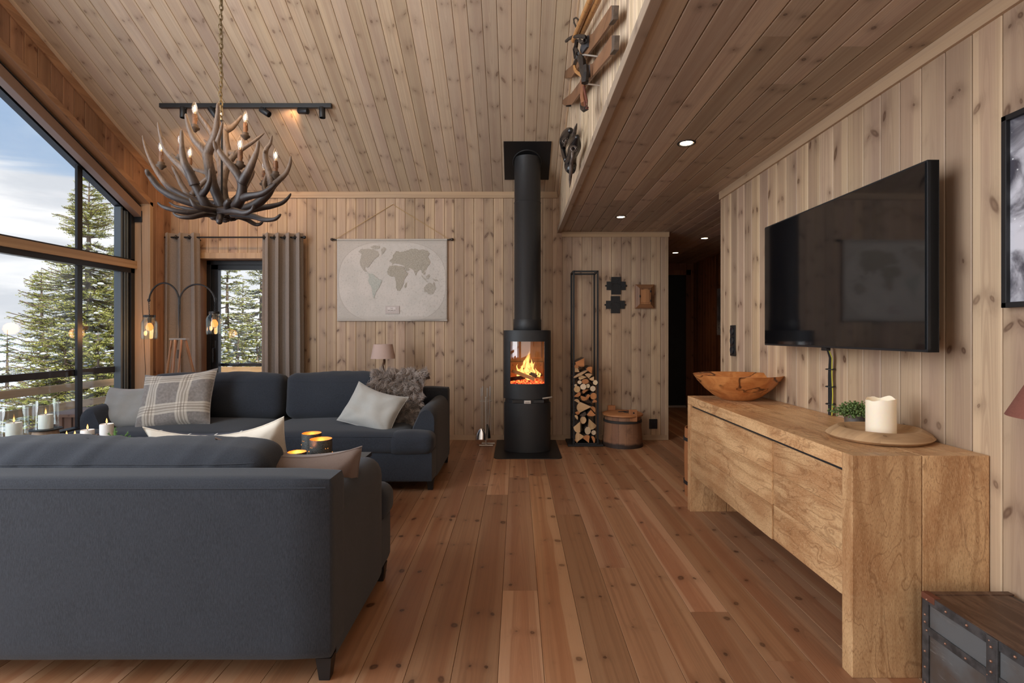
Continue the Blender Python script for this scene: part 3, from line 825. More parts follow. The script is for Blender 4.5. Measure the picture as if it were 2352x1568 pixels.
# plaid cloth
M_plaid, n = new_mat('plaid_wool'); uv = n.sep(n.coord('UV')); W_ = .52
def stripes(c, spec):
    out = 0.0
    for pos, wd in spec:
        d = n.m('ABSOLUTE', n.sub(n.m('DIVIDE', c, W_), pos))
        out = n.m('MAXIMUM', out, n.step(d, wd+.006, wd-.002))
    return out
cream_u = stripes(uv[0], [(.245, .085), (.745, .085)]); cream_v = stripes(uv[1], [(.26, .085), (.80, .075)])
dark_u = stripes(uv[0], [(.20, .006), (.245, .012), (.29, .006), (.70, .006), (.745, .012), (.79, .006)])
dark_v = stripes(uv[1], [(.215, .006), (.26, .012), (.305, .006), (.76, .006), (.80, .012), (.84, .006)])
co = n.coord('Object'); nz = n.noise(co, 700, 2, .6); nz2 = n.noise(co, 60, 4, .6)
base = n.mix(n.step(nz2, .3, .7), srgb(120, 112, 106), srgb(142, 134, 128))
c = n.mix(n.mul(cream_u, .55), base, srgb(222, 210, 192)); c = n.mix(n.mul(cream_v, .55), c, srgb(222, 210, 192))
c = n.mix(n.mul(dark_u, .5), c, srgb(92, 74, 62)); c = n.mix(n.mul(dark_v, .5), c, srgb(92, 74, 62))
c = n.mix(n.mul(n.step(nz, .35, .7), .25), c, srgb(100, 92, 86))
finish(n, c, .95, bump=nz, bstr=.3, bdist=.001, Sheen_Weight=.3)
M_navy, n = new_mat('navy_striped_cotton'); uv = n.sep(n.coord('UV'))
w1 = n.m('LESS_THAN', n.m('ABSOLUTE', n.sub(n.m('FRACT', n.mul(uv[0], 9.0)), .5)), .03)
c = n.mix(n.mul(w1, .8), srgb(58, 62, 74), srgb(225, 222, 215)); finish(n, c, .9)

pillow('cushion', 'plain mid-grey felt cushion leaning in the left corner of the far sofa', .56, .37, .16, M_cushgrey, T(-3.16, 4.20, .60) @ RZ(-10) @ RX(-26) @ RY(-4), seed=1.3, ears=.07)
pillow('cushion', 'cream and grey plaid wool cushion on the far sofa', .58, .48, .17, M_plaid, T(-2.765, 4.16, .67) @ RZ(2) @ RX(-26) @ RY(-6), seed=2.6, ears=.07)
pillow('cushion', 'light grey felt cushion leaning on the sheepskin of the far sofa', .47, .36, .16, M_cushlight, T(-1.155, 4.10, .60) @ RZ(-6) @ RX(-32) @ RY(17), seed=4.2, ears=.08)
pillow('cushion', 'brown wool cushion in the right corner of the foreground sofa', .56, .44, .18, M_cushbrown, T(-.925, 2.10, .565) @ RZ(4) @ RX(20) @ RY(5), seed=5.1, ears=.07, sag=.055)
pillow('cushion', 'cream cushion with a navy striped front on the foreground sofa', .60, .46, .15, M_cream, T(-1.335, 2.36, .60) @ RZ(6) @ RX(24) @ RY(-4), seed=7.7, ears=.10, back=M_navy, sag=.05)

# sheepskin thrown over the far sofa's right back
M_fur, n = new_mat('taupe_sheepskin'); a = n.node('ShaderNodeAttribute', attribute_name='rnd'); rc = n.sep(a.outputs['Vector'])
c = n.mix(rc[0], srgb(104, 88, 80), srgb(196, 180, 168)); c = n.mix(n.mul(rc[1], .35), c, srgb(70, 58, 52)); finish(n, c, .8, Sheen_Weight=.5)
t = thing('sheepskin', 'shaggy taupe sheepskin bunched over the right back of the far sofa', 'sheepskin', (-1.02, 4.42, .70))
def fur_surface(u, v):
    # u across (0..1), v from the top roll (0) down the front (1)
    w = .50*(1-.38*v); x = (u-.5)*w + .045*v
    if v < .3:
        a = v/.3*math.pi*.9; y = .10-.075*math.sin(a)-.05*(v/.3); z = .125+.055*math.sin(a)-.0*v
        y = .12-.19*(v/.3); z = .10+.06*math.sin(v/.3*math.pi*.8)
    else:
        k = (v-.3)/.7; y = -.07-.09*k-.03*math.sin(k*3); z = .13-.42*k
    z += .02*noise.noise(Vector((u*5, v*5, 1)))
    return Vector((x, y, z))
mb = MB(); nu, nv = 20, 26
for j in range(nv+1):
    for i in range(nu+1): mb.v.append(fur_surface(i/nu, j/nv))
for j in range(nv):
    for i in range(nu): mb.face([j*(nu+1)+i, j*(nu+1)+i+1, (j+1)*(nu+1)+i+1, (j+1)*(nu+1)+i], rn=(.1, .6, 0))
mb.build('hide', M_fur, t, True, 180)
mb = MB(); rg = random.Random(5)
for c_ in range(420):
    u, v = rg.random(), rg.random()**.9
    p = fur_surface(u, v); e = .01
    nn = (fur_surface(min(1, u+e), v)-p).cross(fur_surface(u, min(1, v+e))-p)
    nn = nn.normalized() if nn.length > 1e-9 else Vector((0, -1, 0))
    if nn.y > 0: nn = -nn
    if v < .25: nn = (nn+Vector((0, 0, 1.2))).normalized()
    cdir = (nn*1.0+Vector((rg.uniform(-.8, .8)+(u-.5)*1.6, rg.uniform(-.3, .3), rg.uniform(-.7, .5)-.25*v))).normalized()
    tip = p+cdir*rg.uniform(.045, .075)+Vector((0, 0, -.012)); tone = rg.random()
    for s_ in range(26):
        q = p+Vector((rg.gauss(0, .013), rg.gauss(0, .013), rg.gauss(0, .013)))
        e2 = tip+(q-p)*.25+Vector((rg.gauss(0, .006), rg.gauss(0, .006), rg.gauss(0, .006)))
        md = (q+e2)/2+nn*.010+Vector((rg.gauss(0, .005),)*3)
        side = (e2-q).cross(Vector((rg.random()-.5, 1, rg.random()-.5))).normalized()*.0016
        rn = (min(1, max(0, tone*.7+rg.random()*.3)), rg.random(), 0)
        mb.poly([q-side, q+side, md+side*.8, md-side*.8], rn=rn); mb.poly([md-side*.8, md+side*.8, e2], rn=rn)
o = mb.build('fleece', M_fur, t, True, 180); o['kind'] = 'stuff'

# ------------------------------------------------------------------ coffee table
t = thing('coffee_table', 'low black metal coffee table between the two sofas', 'table', (-2.02, 3.08, 0))
MB().box(-1.07, 1.06, -.30, .30, .395, .42, .002).build('tabletop', plain('dark_stone_top', (.035, .036, .04), .35, var=.3, scale=8), t, False)
for sx in (-1, 1):
    for sy in (-1, 1): MB().box(sx*1.03-.018, sx*1.03+.018, sy*.27-.018, sy*.27+.018, 0, .395, .002).build('leg', M_black, t, False)
mb = MB()
for sy in (-1, 1): mb.box(-1.012, 1.012, sy*.285-.008, sy*.285+.008, .36, .395)
mb.build('apron', M_black, t, False)
ZT_ = .42
def candle(name, label, x, y, z, r, h, group=None, lit=True, parent=None):
    t = thing(name, label, 'candle', (x, y, z), 0, group)
    mb = MB(); mb.lathe([(0, 0), (r, 0), (r, h-.006), (r*.95, h), (r*.8, h-.003), (r*.3, h-.008), (0, h-.008)], 28); mb.build('wax', M_wax, t, True, 50)
    MB().tube([(0, 0, h-.008), (.001, 0, h+.008)], .0014, 5).build('wick', M_black, t)
    if lit:
        mb = MB(); mb.lathe([(0, h+.002), (.0035, h+.008), (.0045, h+.013), (.0035, h+.021), (.0013, h+.029), (0, h+.034)], 10); mb.build('flame', M_flame, t, True, 180)
    return t
def hurricane(label, x, y, zp, clabel):
    t = thing('candle_lantern', label, 'candle holder', (x, y, ZT_)); hp = zp-ZT_
    mb = MB(); mb.lathe([(.052, 0), (.056, .008), (.050, .02), (.030, .028), (.028, .04), (.036, .052), (.044, .066), (.040, .078), (.050, .09), (.058, .104), (.066, hp-.034), (.060, hp-.008), (.05, hp-.006)][:], 24)
    mb.build('turned_foot', wood('turned_foot_wood'+label[:5], srgb(170, 146, 126), srgb(128, 106, 90), srgb(80, 60, 50), kthr=.9, rough=.7), t, True, 50)
    mb = MB(); mb.lathe([(0, hp-.006), (.078, hp-.006), (.082, hp-.001), (.080, hp+.002), (0, hp+.002)], 32); mb.build('plate', M_blackmat, t)
    mb = MB(); r = .063; mb.lathe([(r, hp+.003), (r, hp+.18), (r-.003, hp+.18), (r-.003, hp+.005)], 40); mb.build('glass_cylinder', M_hurr, t, True, 50)
    candle('candle', clabel, x, y, zp+.003, .036, .085)
hurricane('left glass candle lantern on a turned wooden foot by the window', -2.88, 2.93, .603, 'thick white candle inside the left glass lantern')
hurricane('right glass candle lantern on a turned wooden foot, set further back', -2.91, 3.16, .613, 'thick white candle inside the right glass lantern')
def cp(x, Y): return (x-CX)/F*Y
candle('candle', 'tallest white pillar candle on the coffee table, beside the green sprig', cp(245, 3.0), 3.0, ZT_, .034, .252)
candle('candle', 'medium white pillar candle left of the pine cone', cp(201, 3.05), 3.05, ZT_, .034, .208)
candle('candle', 'short wide pinkish white candle in front of the medium pillar candle', cp(172, 2.98), 2.98, ZT_, .044, .182)
candle('candle', 'short white candle at the left of the pillar candles', cp(153, 3.10), 3.10, ZT_, .036, .158)
candle('candle', 'low lit candle leftmost in the row of bare candles', cp(137, 2.92), 2.92, ZT_, .03, .125)
# pine cone
M_cone = plain('brown_cone_scales', srgb(104, 82, 70), .7, var=.4, scale=60)
t = thing('pine_cone', 'open brown pine cone lying between the white candles', 'pine cone', (cp(219, 2.97), 2.97, ZT_+.165))
mb = MB(); rg = random.Random(3)
mb.ball((0, 0, 0), .012, 8, 6)
for k in range(90):
    a = k*2.399; zz = -.022+.046*k/90; rr = .032*math.sqrt(max(.05, 1-(abs(zz)/.03)**2))
    d = Vector((math.cos(a), math.sin(a), .35)).normalized(); s_ = Vector((-math.sin(a), math.cos(a), 0))*.006; c0 = Vector((0, 0, zz)); tipp = c0+d*rr; upv = Vector((0, 0, .003))
    mb.poly([c0-s_*.3, tipp-s_, tipp+upv*1.5, tipp+s_, c0+s_*.3]); mb.poly([c0-s_*.3-upv*.5, c0+s_*.3-upv*.5, tipp+s_-upv, tipp-s_-upv])
mb.build('scales', M_cone, t, False)
MB().lathe([(.04, -.165), (.042, -.15), (.036, -.08), (.040, -.03), (.036, -.026), (.0, -.03)], 20).build('small_stand', M_blackmat, t)
# green sprigs
M_sprig = plain('fresh_green_needles', srgb(110, 150, 70), .6, var=.3, scale=80)
def sprig(label, x, y, z, tips, seed):
    t = thing('spruce_sprig', label, 'sprig', (x, y, z)); mb = MB(); rg = random.Random(seed)
    for d, L_ in tips:
        d = Vector(d).normalized(); mb.tube([(0, 0, 0), tuple(d*L_*.5+Vector((0, 0, .004))), tuple(d*L_)], [.0016, .0012, .0006], 5)
        for k in range(60):
            f = rg.uniform(.15, 1.02); p = d*L_*f; rd = Vector((rg.gauss(0, 1), rg.gauss(0, 1), rg.gauss(0, 1))).normalized()
            q = p+(rd*.8+d*.9).normalized()*rg.uniform(.010, .018); sd = (q-p).cross(Vector((0, 1, .3))).normalized()*.0010
            mb.poly([p-sd, p+sd, q])
    return mb.build('needles', M_sprig, t, False)
sprig('fresh green spruce sprig beside the tallest pillar candle', cp(262, 2.90), 2.90, ZT_+.175, [((-.6, 0, .8), .05), ((.1, 0, 1), .065), ((.8, 0, .5), .05), ((.4, -.3, .8), .06), ((-.2, .3, .9), .05)], 1)
sprig('small green spruce sprig to the right of the first, above the sofa back', cp(282, 2.92), 2.92, ZT_+.17, [((.9, 0, .5), .045), ((.5, 0, .8), .05), ((1, .2, .15), .05)], 2)
t = thing('glass_dish', 'dark low dish holding the green sprigs on the coffee table', 'dish', (cp(268, 2.9), 2.91, ZT_))
MB().lathe([(.05, 0), (.03, .02), (.02, .08), (.05, .14), (.085, .165), (.08, .168), (.045, .148), (0, .142)], 24).build('dish', M_blackmat, t)
# pierced metal tealight cups
def cup(label, x, y, r, h):
    t = thing('tealight_cup', label, 'candle cup', (x, y, ZT_), 0, None)
    mb = MB(); mb.lathe([(r*.9, 0), (r, .01), (r, h), (r-.002, h)], 36); mb.build('outer_shell', plain('grey_pierced_metal'+str(x)[:5], (.16, .16, .15), .45, .6, var=.4, scale=150), t, True, 50)
    mb = MB(); mb.lathe([(r-.002, h), (r-.003, .008), (0, .008)], 36); mb.build('copper_lining', M_copper, t, True, 50)
    mb = MB()
    for k in range(26):
        a = k*2.399; zz = h*.25+(h*.6)*((k*7) % 13)/13; mb.ball((math.cos(a)*(r+.0002), math.sin(a)*(r+.0002), zz), .0026, 6, 4)
    mb.build('glowing_beads', M_bead_glow, t)['kind'] = 'stuff'  # emissive beads on the closed shell imitate light through pierced holes
    pl = D.lights.new('tealight_glow', 'POINT'); pl.energy = .35; pl.color = (1, .45, .15); pl.shadow_soft_size = .01
    lo = D.objects.new('tealight_glow', pl); COL.objects.link(lo); lo.location = (x, y, ZT_+h*.75)
    mb = MB(); mb.lathe([(0, .02), (.006, .028), (.004, .045), (0, .06)], 8); mb.build('flame', M_flame, t)
M_bead_glow = emit('painted_hole_glow', (1.0, .38, .08), 1.2)
cup('rear left pierced copper-lined tealight cup on the coffee table', cp(716, 3.26), 3.26, .060, .148)
cup('front right pierced copper-lined tealight cup on the coffee table', cp(737, 3.08), 3.08, .065, .148)
cup('lowest copper-lined tealight cup, half hidden by the brown cushion', cp(682, 2.95), 2.95, .052, .10)

# ------------------------------------------------------------------ tv bench
M_oak, n = new_mat('limed_mango_wood'); uv = n.sep(n.coord('UV')); u, v = uv[0], uv[1]
at_ = n.node('ShaderNodeAttribute', attribute_name='rnd'); rc = n.sep(at_.outputs['Vector'])
uo = n.add(u, n.mul(rc[0], 5.0)); vo = n.add(v, n.mul(rc[1], 5.0))
big = n.noise(n.vec(n.mul(uo, 5), n.mul(vo, 1.6), rc[2]), 1, 3, .5, .4)
rg_ = n.noise(n.vec(n.mul(big, 11.0), n.mul(vo, .6), rc[2]), 1, 2, .5)
band = n.noise(n.vec(n.mul(n.add(uo, n.mul(big, .12)), 38), n.mul(vo, 1.2), rc[2]), 1, 2)
pore = n.noise(n.vec(n.mul(uo, 620), n.mul(vo, 75), rc[0]), 1, 2, .6)
patch = n.noise(n.vec(n.mul(uo, 7), n.mul(vo, 3), rc[2]), 1, 4, .6)
c = n.mix(n.step(patch, .35, .65), srgb(188, 140, 96), srgb(218, 176, 128))
c = n.mix(n.mul(n.step(band, .45, .65), .40), c, srgb(146, 98, 56))
c = n.mix(n.mul(n.m('SUBTRACT', 1.0, n.step(n.m('ABSOLUTE', n.sub(rg_, .5)), .004, .022)), .40), c, srgb(120, 74, 40))
c = n.mix(n.mul(n.step(pore, .52, .66), .55), c, srgb(128, 82, 46)); c = n.mix(n.mul(n.step(pore, .42, .30), .5), c, srgb(226, 198, 156))
tn = n.add(.90, n.mul(rc[1], .20)); c = n.mix(1.0, c, n.vec(tn, tn, tn), 'MULTIPLY')
finish(n, c, .42, bump=pore, bstr=.35, bdist=.0006)
M_oakdk = wood('mango_wood_top', srgb(186, 138, 92), srgb(146, 98, 60), srgb(100, 60, 36), rough=.30, grain=1.2, kthr=.93, tint=.05, warm=srgb(160, 108, 66))
BX0, BX1, BY0, BY1, BH = 1.168, 1.648, 1.784, 3.51, .775
t = thing('tv_bench', 'long pale carved-grain wooden media bench under the television', 'cabinet', (BX0, BY0, 0)); bl = BY1-BY0; bd = BX1-BX0
th = .058
for nm, x0, x1 in (('top_board', 0, bd*.505), ('top_board', bd*.505+.003, bd-.002)):
    MB().box(x0, x1, th+.0008, bl, BH-th, BH, .0025).build(nm, M_oakdk if False else M_oak, t, False, vaxis='y')
for y0, y1 in ((.0, th), (bl-th, bl)):
    for x0, x1 in ((0, bd*.505), (bd*.505+.003, bd-.002)):
        MB().box(x0, x1, y0+.0005, y1-.0005, 0, BH-th-.0005 if y0 > .1 else BH, .0025).build('end_board', M_oak, t, False, vaxis='z')
# carcass & doors
MB().box(.05, bd-.02, th, bl-th, .27, BH-th-.001).build('carcass', M_oak, t, False, vaxis='y')
yd = 2.356-BY0
def door(y0, y1, x):
    dd = MB(); nb = 3; zz = [.253, .253+.16, .253+.31, BH-th-.012]
    for a_, b_ in zip(zz, zz[1:]): dd.box(x, x+.024, y0, y1, a_+.0006, b_-.0006, .001)
    return dd.build('door', M_oak, t, False, vaxis='y')
door(th+.002, yd-.002, .012); door(yd+.002, bl-th-.002, .004)
MB().box(.014, .03, th, bl-th, BH-th-.012, BH-th, .001).build('gap_shadow_strip', M_blackmat, t, False)  # black strip standing in for the shade in the slot above the doors

# bowl
M_olive, n = new_mat('olive_wood'); co = n.coord('Object'); q = n.noise(co, 9, 4, .6, 1.2); s_ = n.sep(co)
vein = n.m('ABSOLUTE', n.sub(n.noise(n.mapv(co, sc=(4, 4, 7), loc=(.3, 0, 0)), 1, 3, .5, .8), .5))
c = n.mix(n.step(q, .3, .7), srgb(176, 106, 54), srgb(208, 140, 80)); c = n.mix(n.mul(n.step(vein, .035, .0), n.step(s_[2], .02, .10)), c, srgb(70, 34, 18))
fin = n.noise(n.mapv(co, sc=(14, 14, 120)), 1, 3); c = n.mix(n.mul(n.step(fin, .5, .8), .2), c, srgb(130, 74, 36))
finish(n, c, .34)
bx = thing('wooden_bowl', 'large polished olive-wood bowl on the far end of the bench', 'bowl', (1.42, 3.30, BH))
mb = MB(); mb.lathe([(.0, .0), (.085, .0), (.10, .004), (.15, .030), (.205, .075), (.25, .125), (.272, .158), (.275, .163), (.268, .163), (.24, .128), (.19, .078), (.13, .038), (.06, .020), (0, .018)], 64, sy=.92)
mb.build('bowl', M_olive, bx, True, 60)
# tray, candle, plant
M_trayw = wood('bleached_root_wood', srgb(198, 162, 124), srgb(160, 122, 86), srgb(90, 58, 36), kthr=.6, rough=.6)
tx, ty = 1.468, 2.075
t = thing('wooden_tray', 'round rough bleached wooden dish on the near end of the bench', 'tray', (tx, ty, BH))
mb = MB(); prof = [(0, 0), (.13, 0), (.165, .004), (.190, .018), (.186, .030), (.172, .033), (.130, .040), (.115, .026), (0, .022)]
mb.lathe([(0, 0), (.15, 0), (.18, .004), (.192, .014), (.180, .028), (.150, .046), (.142, .046), (.125, .030), (0, .026)], 56)
for v in mb.v:
    a = math.atan2(v.y, v.x); k = 1+.035*math.sin(2*a+.6)+.03*math.sin(3*a+1.0); v.x *= k; v.y *= k*.93
mb.build('dish', M_trayw, t, True, 50)
t = thing('led_candle', 'wide ivory pillar candle with a melted rim on the wooden dish', 'candle', (tx-.005, ty-.015, BH+.0265))
M_ivory = plain('ivory_wax', srgb(238, 226, 204), .5, Subsurface_Weight=.4, Subsurface_Radius=(.06, .03, .015), Subsurface_Scale=.06, Emission_Color=(1, .62, .30, 1), Emission_Strength=.10)
mb = MB(); nn_ = 40; r = .052; b = 0
for zi, (rr, zz) in enumerate([(r, 0), (r, .05), (r, .10), (r, .132), (r*.97, .136), (r*.90, .128), (r*.8, .112), (0, .108)]):
    for k in range(nn_):
        a = 2*math.pi*k/nn_; dz = .010*noise.noise(Vector((math.cos(a)*1.6, math.sin(a)*1.6, 2)))*(1 if 3 <= zi <= 5 else 0)+(.006*math.cos(a) if 3 <= zi <= 5 else 0)
        mb.v.append(Vector((rr*math.cos(a), rr*math.sin(a), zz+dz)))
for i in range(7):
    for k in range(nn_): mb.face([i*nn_+k, i*nn_+(k+1) % nn_, (i+1)*nn_+(k+1) % nn_, (i+1)*nn_+k])
mb.face(list(range(nn_))[::-1]); mb.build('wax', M_ivory, t, True, 60)
mb = MB(); mb.lathe([(0, .108), (.003, .114), (.002, .124), (0, .131)], 8); mb.build('flame', emit('led_flame', (1, .75, .45), 4), t)
px, py = 1.515, 2.285
t = thing('potted_plant', 'small green succulent in a grey metal pot behind the ivory candle', 'plant', (px, py, BH))
mb = MB(); mb.lathe([(.036, 0), (.040, .004), (.047, .03), (.050, .062), (.052, .066), (.048, .066), (.045, .055), (0, .055)], 36); mb.build('pot', plain('zinc_pot', (.30, .30, .30), .38, .85, var=.15, scale=40), t, True, 50)
mb = MB(); rg = random.Random(11)
for k in range(210):
    a = rg.uniform(0, 2*math.pi); el = rg.uniform(.05, 1.45); rr = rg.uniform(.045, .082)
    if rg.random() < .15: rr *= 1.3; el *= .5
    tip = Vector((math.cos(a)*math.cos(el)*rr*1.15, math.sin(a)*math.cos(el)*rr*1.15, .058+math.sin(el)*rr*.8)); o_ = Vector((tip.x*.2, tip.y*.2, .055))
    d = (tip-o_); mb.tube([o_, o_+d*.55+Vector((0, 0, .006)), tip], [.0009, .0009, .0006], 4, caps=False)
    for j in range(5):
        f = .45+.13*j; c0 = o_+d*f+Vector((rg.gauss(0, .003), rg.gauss(0, .003), rg.gauss(0, .003)))
        mb.ball(c0+Vector((rg.uniform(-.004, .004), rg.uniform(-.004, .004), .003)), rg.uniform(.0035, .0060), 6, 4, (1, 1, .8))
mb.build('foliage', plain('succulent_green', srgb(92, 112, 58), .55, var=.4, scale=50), t, True, 180)
# basket handle peeping out beyond the bench
t = thing('wood_bucket', 'brown wooden bucket peeping out past the far end of the bench', 'bucket', (1.40, 3.80, 0))
mb = MB(); mb.lathe([(0, .01), (.14, .01), (.15, 0), (.155, .30), (.150, .50), (.142, .50), (.145, .05)], 28); mb.build('staves', M_hallw if False else wood('bucket_wood', srgb(168, 110, 70), srgb(130, 80, 48), srgb(80, 44, 26), kthr=.7), t, True, 50, vaxis='z')
for z_ in (.1, .42): MB().lathe([(.1545, z_-.012), (.159, z_-.012), (.159, z_+.012), (.1535, z_+.012)], 28).build('hoop', M_blackmat, t)

# ------------------------------------------------------------------ television
tl = Vector((1.493, 3.080, 0)); trr = Vector((1.507, 1.875, 0)); zb_, zt_ = 1.131, 1.8375
t = thing('television', 'large flat black television tilted off the right wall', 'television', (trr.x, trr.y, zb_))
dv = (tl-trr); Wt = dv.length; ang = math.atan2(dv.y, dv.x); Mz = Matrix.Rotation(ang, 4, 'Z'); Ht = zt_-zb_
M_scr, n = new_mat('television_glass'); finish(n, (.004, .004, .005), .05, Specular_IOR_Level=.9)
MB().box(.008, Wt-.008, -.006, 0.004, .010, Ht-.008, 0).build('screen', M_scr, t, False, M=Mz @ T(0, .004, 0))
mb = MB(); mb.box(0, Wt, -.040, -.004, 0, Ht, .003); mb.build('body', M_blackmat, t, False, M=Mz)
mb = MB(); mb.box(0, .007, -.040, .004, 0, Ht, .002); mb.box(Wt-.007, Wt, -.04, .004, 0, Ht, .002); mb.box(0, Wt, -.04, .004, Ht-.007, Ht, .002); mb.box(0, Wt, -.04, .004, 0, .012, .002); mb.build('bezel', plain('dark_bezel_metal', (.03, .032, .036), .3, .5), t, False, M=Mz)
MB().box(Wt*.52-.02, Wt*.52+.02, -.02, .004, -.014, .0, .003).build('sensor', M_black, t, False, M=Mz)
MB().box(.3, .85, -.147, -.04, .2, .5, .004).build('wall_mount', M_black, t, False, M=Mz)
t = thing('cable_bundle', 'bundle of black cables hanging from the television to the bench', 'cable', (1.625, 2.66, BH))
zz_ = [(0, .0), (.12, .006), (.25, .0), (.36, -.012)]
for k, (dx, col) in enumerate(((0, M_black), (.009, M_black), (-.009, M_black), (.016, plain('yellow_green_wire', srgb(190, 180, 60), .5)))):
    MB().tube([(0, -dx, .002), (.004, -dx*1.3+.004, .11), (.0, -dx, .22), (-.004, -dx*.8-.012, .30), (-.03, .0, .40)], .0045 if k < 3 else .003, 8).build('cable', col, t)
mb = MB()
for z_ in (.06, .15, .24): mb.torus((.002, 0, z_), .021, .003, 16, 6)
mb.build('cable_tie', M_black, t)
# switches on the right wall
t = thing('switch_panel', 'black vertical panel of three round switches on the right wall', 'switch', (XR, 3.905, 1.147))
MB().box(-.010, .0, -.042, .042, -.117, .117, .003).build('plate', M_black, t, False)
for z_ in (-.072, 0, .072):
    mb = MB(); mb.lathe([(.030, 0), (.030, .006), (.027, .008), (.024, .005), (0, .006)], 28); mb.build('round_switch', plain('glossy_black%d' % int(z_*1000), (.02, .022, .026), .18), t, True, 50, M=T(-.010, 0, z_) @ RY(-90))
# framed picture cut by the right edge
t = thing('framed_picture', 'black framed blurred black and white picture cut by the right edge', 'picture', (XR, 1.2, 1.286))
M_pic, n = new_mat('blurred_snow_print'); co = n.coord('Object'); q = n.noise(co, 7, 5, .55, .6); q2 = n.node('ShaderNodeTexVoronoi', {'Vector': co, 'Scale': 26.0}).outputs['Distance']
c = n.mix(n.step(q, .38, .64), srgb(70, 68, 76), srgb(205, 202, 208)); c = n.mix(n.mul(n.step(q2, .10, .04), .7), c, (.9, .9, .9)); finish(n, c, .25)
mb = MB()
for b_ in ((-.03, 0, -.515, .515, 0, .018), (-.03, 0, -.515, .515, .62, .638), (-.03, 0, -.515, -.497, 0, .638), (-.03, 0, .497, .515, 0, .638)): mb.box(*b_, .002)
mb.build('frame', M_black, t, False)
MB().box(-.016, -.004, -.50, .50, .016, .624).build('print', M_pic, t, False)
# picture in the hall
t = thing('hall_picture', 'dim grey picture of a pale flower on the hall wall', 'picture', (HXR, 7.31, 1.18))
M_pic2, n = new_mat('grey_flower_print'); co = n.coord('Object'); z2 = n.sep(co)[2]; q = n.noise(co, 3, 4); fl = n.mul(n.step(z2, .22, .12), n.step(n.noise(co, 30, 4), .35, .6))
c = n.mix(n.step(q, .35, .65), srgb(88, 84, 88), srgb(150, 146, 150)); c = n.mix(fl, c, srgb(190, 186, 180)); finish(n, c, .5)
MB().box(-.03, 0, -.95, 0, 0, .66, .002).build('canvas', M_pic2, t, False)
# ------------------------------------------------------------------ stove
SX, SY = .103, 5.36
t = thing('stove_floor_plate', 'black rounded steel plate under the stove', 'floor plate', (SX, 5.30, 0))
MB().prism([(-.329+.05*(1-math.cos(a)), -.40+.05*(1-math.sin(a))) for a in [R(x) for x in (0, 22, 45, 67, 90)]] + [(.329-.05*(1-math.cos(a)), -.40+.05*(1-math.sin(a))) for a in [R(x) for x in (90, 67, 45, 22, 0)]] + [(.329, .46), (-.329, .46)], 0, .006, 'xy').build('plate', M_black, t, False)
t = thing('wood_stove', 'tall black wood-burning stove with a curved glass door and a fire inside', 'stove', (SX, SY, .006))
SWI, SYF, SYB = .233, .235, .215
def plan(k=1.0, front=None, n=26, yb=SYB, w=SWI):
    "plan outline: flat sides, bowed front (towards -y)"
    pts = []
    for i in range(n+1):
        a = math.pi*i/n; x = -math.cos(a)*w*k; y = -.10*1 - (SYF-.10)*math.sin(a)*k
        pts.append((x, y))
    return pts
def shell(mb, z0, z1, k=1.0, w=SWI, yb=SYB, top=True):
    o = plan(k, w=w)+[(w*k, yb), (-w*k, yb)]
    mb.prism(o, z0, z1, 'xy')
def arcpanel(mb, z0, z1, a0, a1, r_out, th=.006, n=20, w=SWI):
    "curved front strip following the bow between plan angles"
    A = []; B_ = []
    for i in range(n+1):
        a = R(a0+(a1-a0)*i/n)
        A.append((-math.cos(a)*(w+r_out), -.10-(SYF-.10+r_out)*math.sin(a))); B_.append((-math.cos(a)*(w+r_out-th), -.10-(SYF-.10+r_out-th)*math.sin(a)))
    mb.prism(A+B_[::-1], z0, z1, 'xy')
ZV0, ZV1 = .495, .535; ZG0, ZG1 = .690, 1.115; ZTP = 1.228
mb = MB(); shell(mb, 0, ZV0-.0, 1.0); shell(mb, ZV0, ZV1, .955); shell(mb, ZV1, ZG0-.03, .985)
shell(mb, ZG1+.03, ZTP-.006, .985)
mb.build('body', M_stove, t, True, 35)
mb = MB(); shell(mb, ZTP-.006, ZTP, 1.04); mb.build('top_plate', M_stove, t, True, 35)
# side pillars beside the fire chamber
mb = MB()
for s_ in (-1, 1):
    mb.box(s_*.233-.006, s_*.233+.006, .10, .214, ZG0-.03, ZG1+.03); mb.box(s_*.229-.012, s_*.229+.010, -.115, -.085, ZV1, ZTP-.01, .002)
mb.build('side_pillar', M_stove, t, False)
# door: frame around the glass
mb = MB()
arcpanel(mb, ZV1+.002, ZG0, 6, 174, .010); arcpanel(mb, ZG1, ZTP-.008, 0, 180, .010)
arcpanel(mb, ZG0, ZG1, 6, 44, .010); arcpanel(mb, ZG0, ZG1, 136, 174, .010)
arcpanel(mb, .004, ZV0, 5, 175, .006)
mb.build('door', M_stove, t, True, 35)
mb = MB(); arcpanel(mb, ZG0, ZG1, 44, 136, .004, .004); mb.build('door_glass', glass('stove_glass', (.96, .93, .9), 1.3, .01), t, True, 35)
mb = MB()
for s_ in (-1, 1): mb.box(s_*.231-.002, s_*.231+.002, -.085, .10, ZG0+.01, ZG1)
mb.build('side_glass', glass('stove_side_glass', (.5, .48, .45), 2.0, .06), t, False)
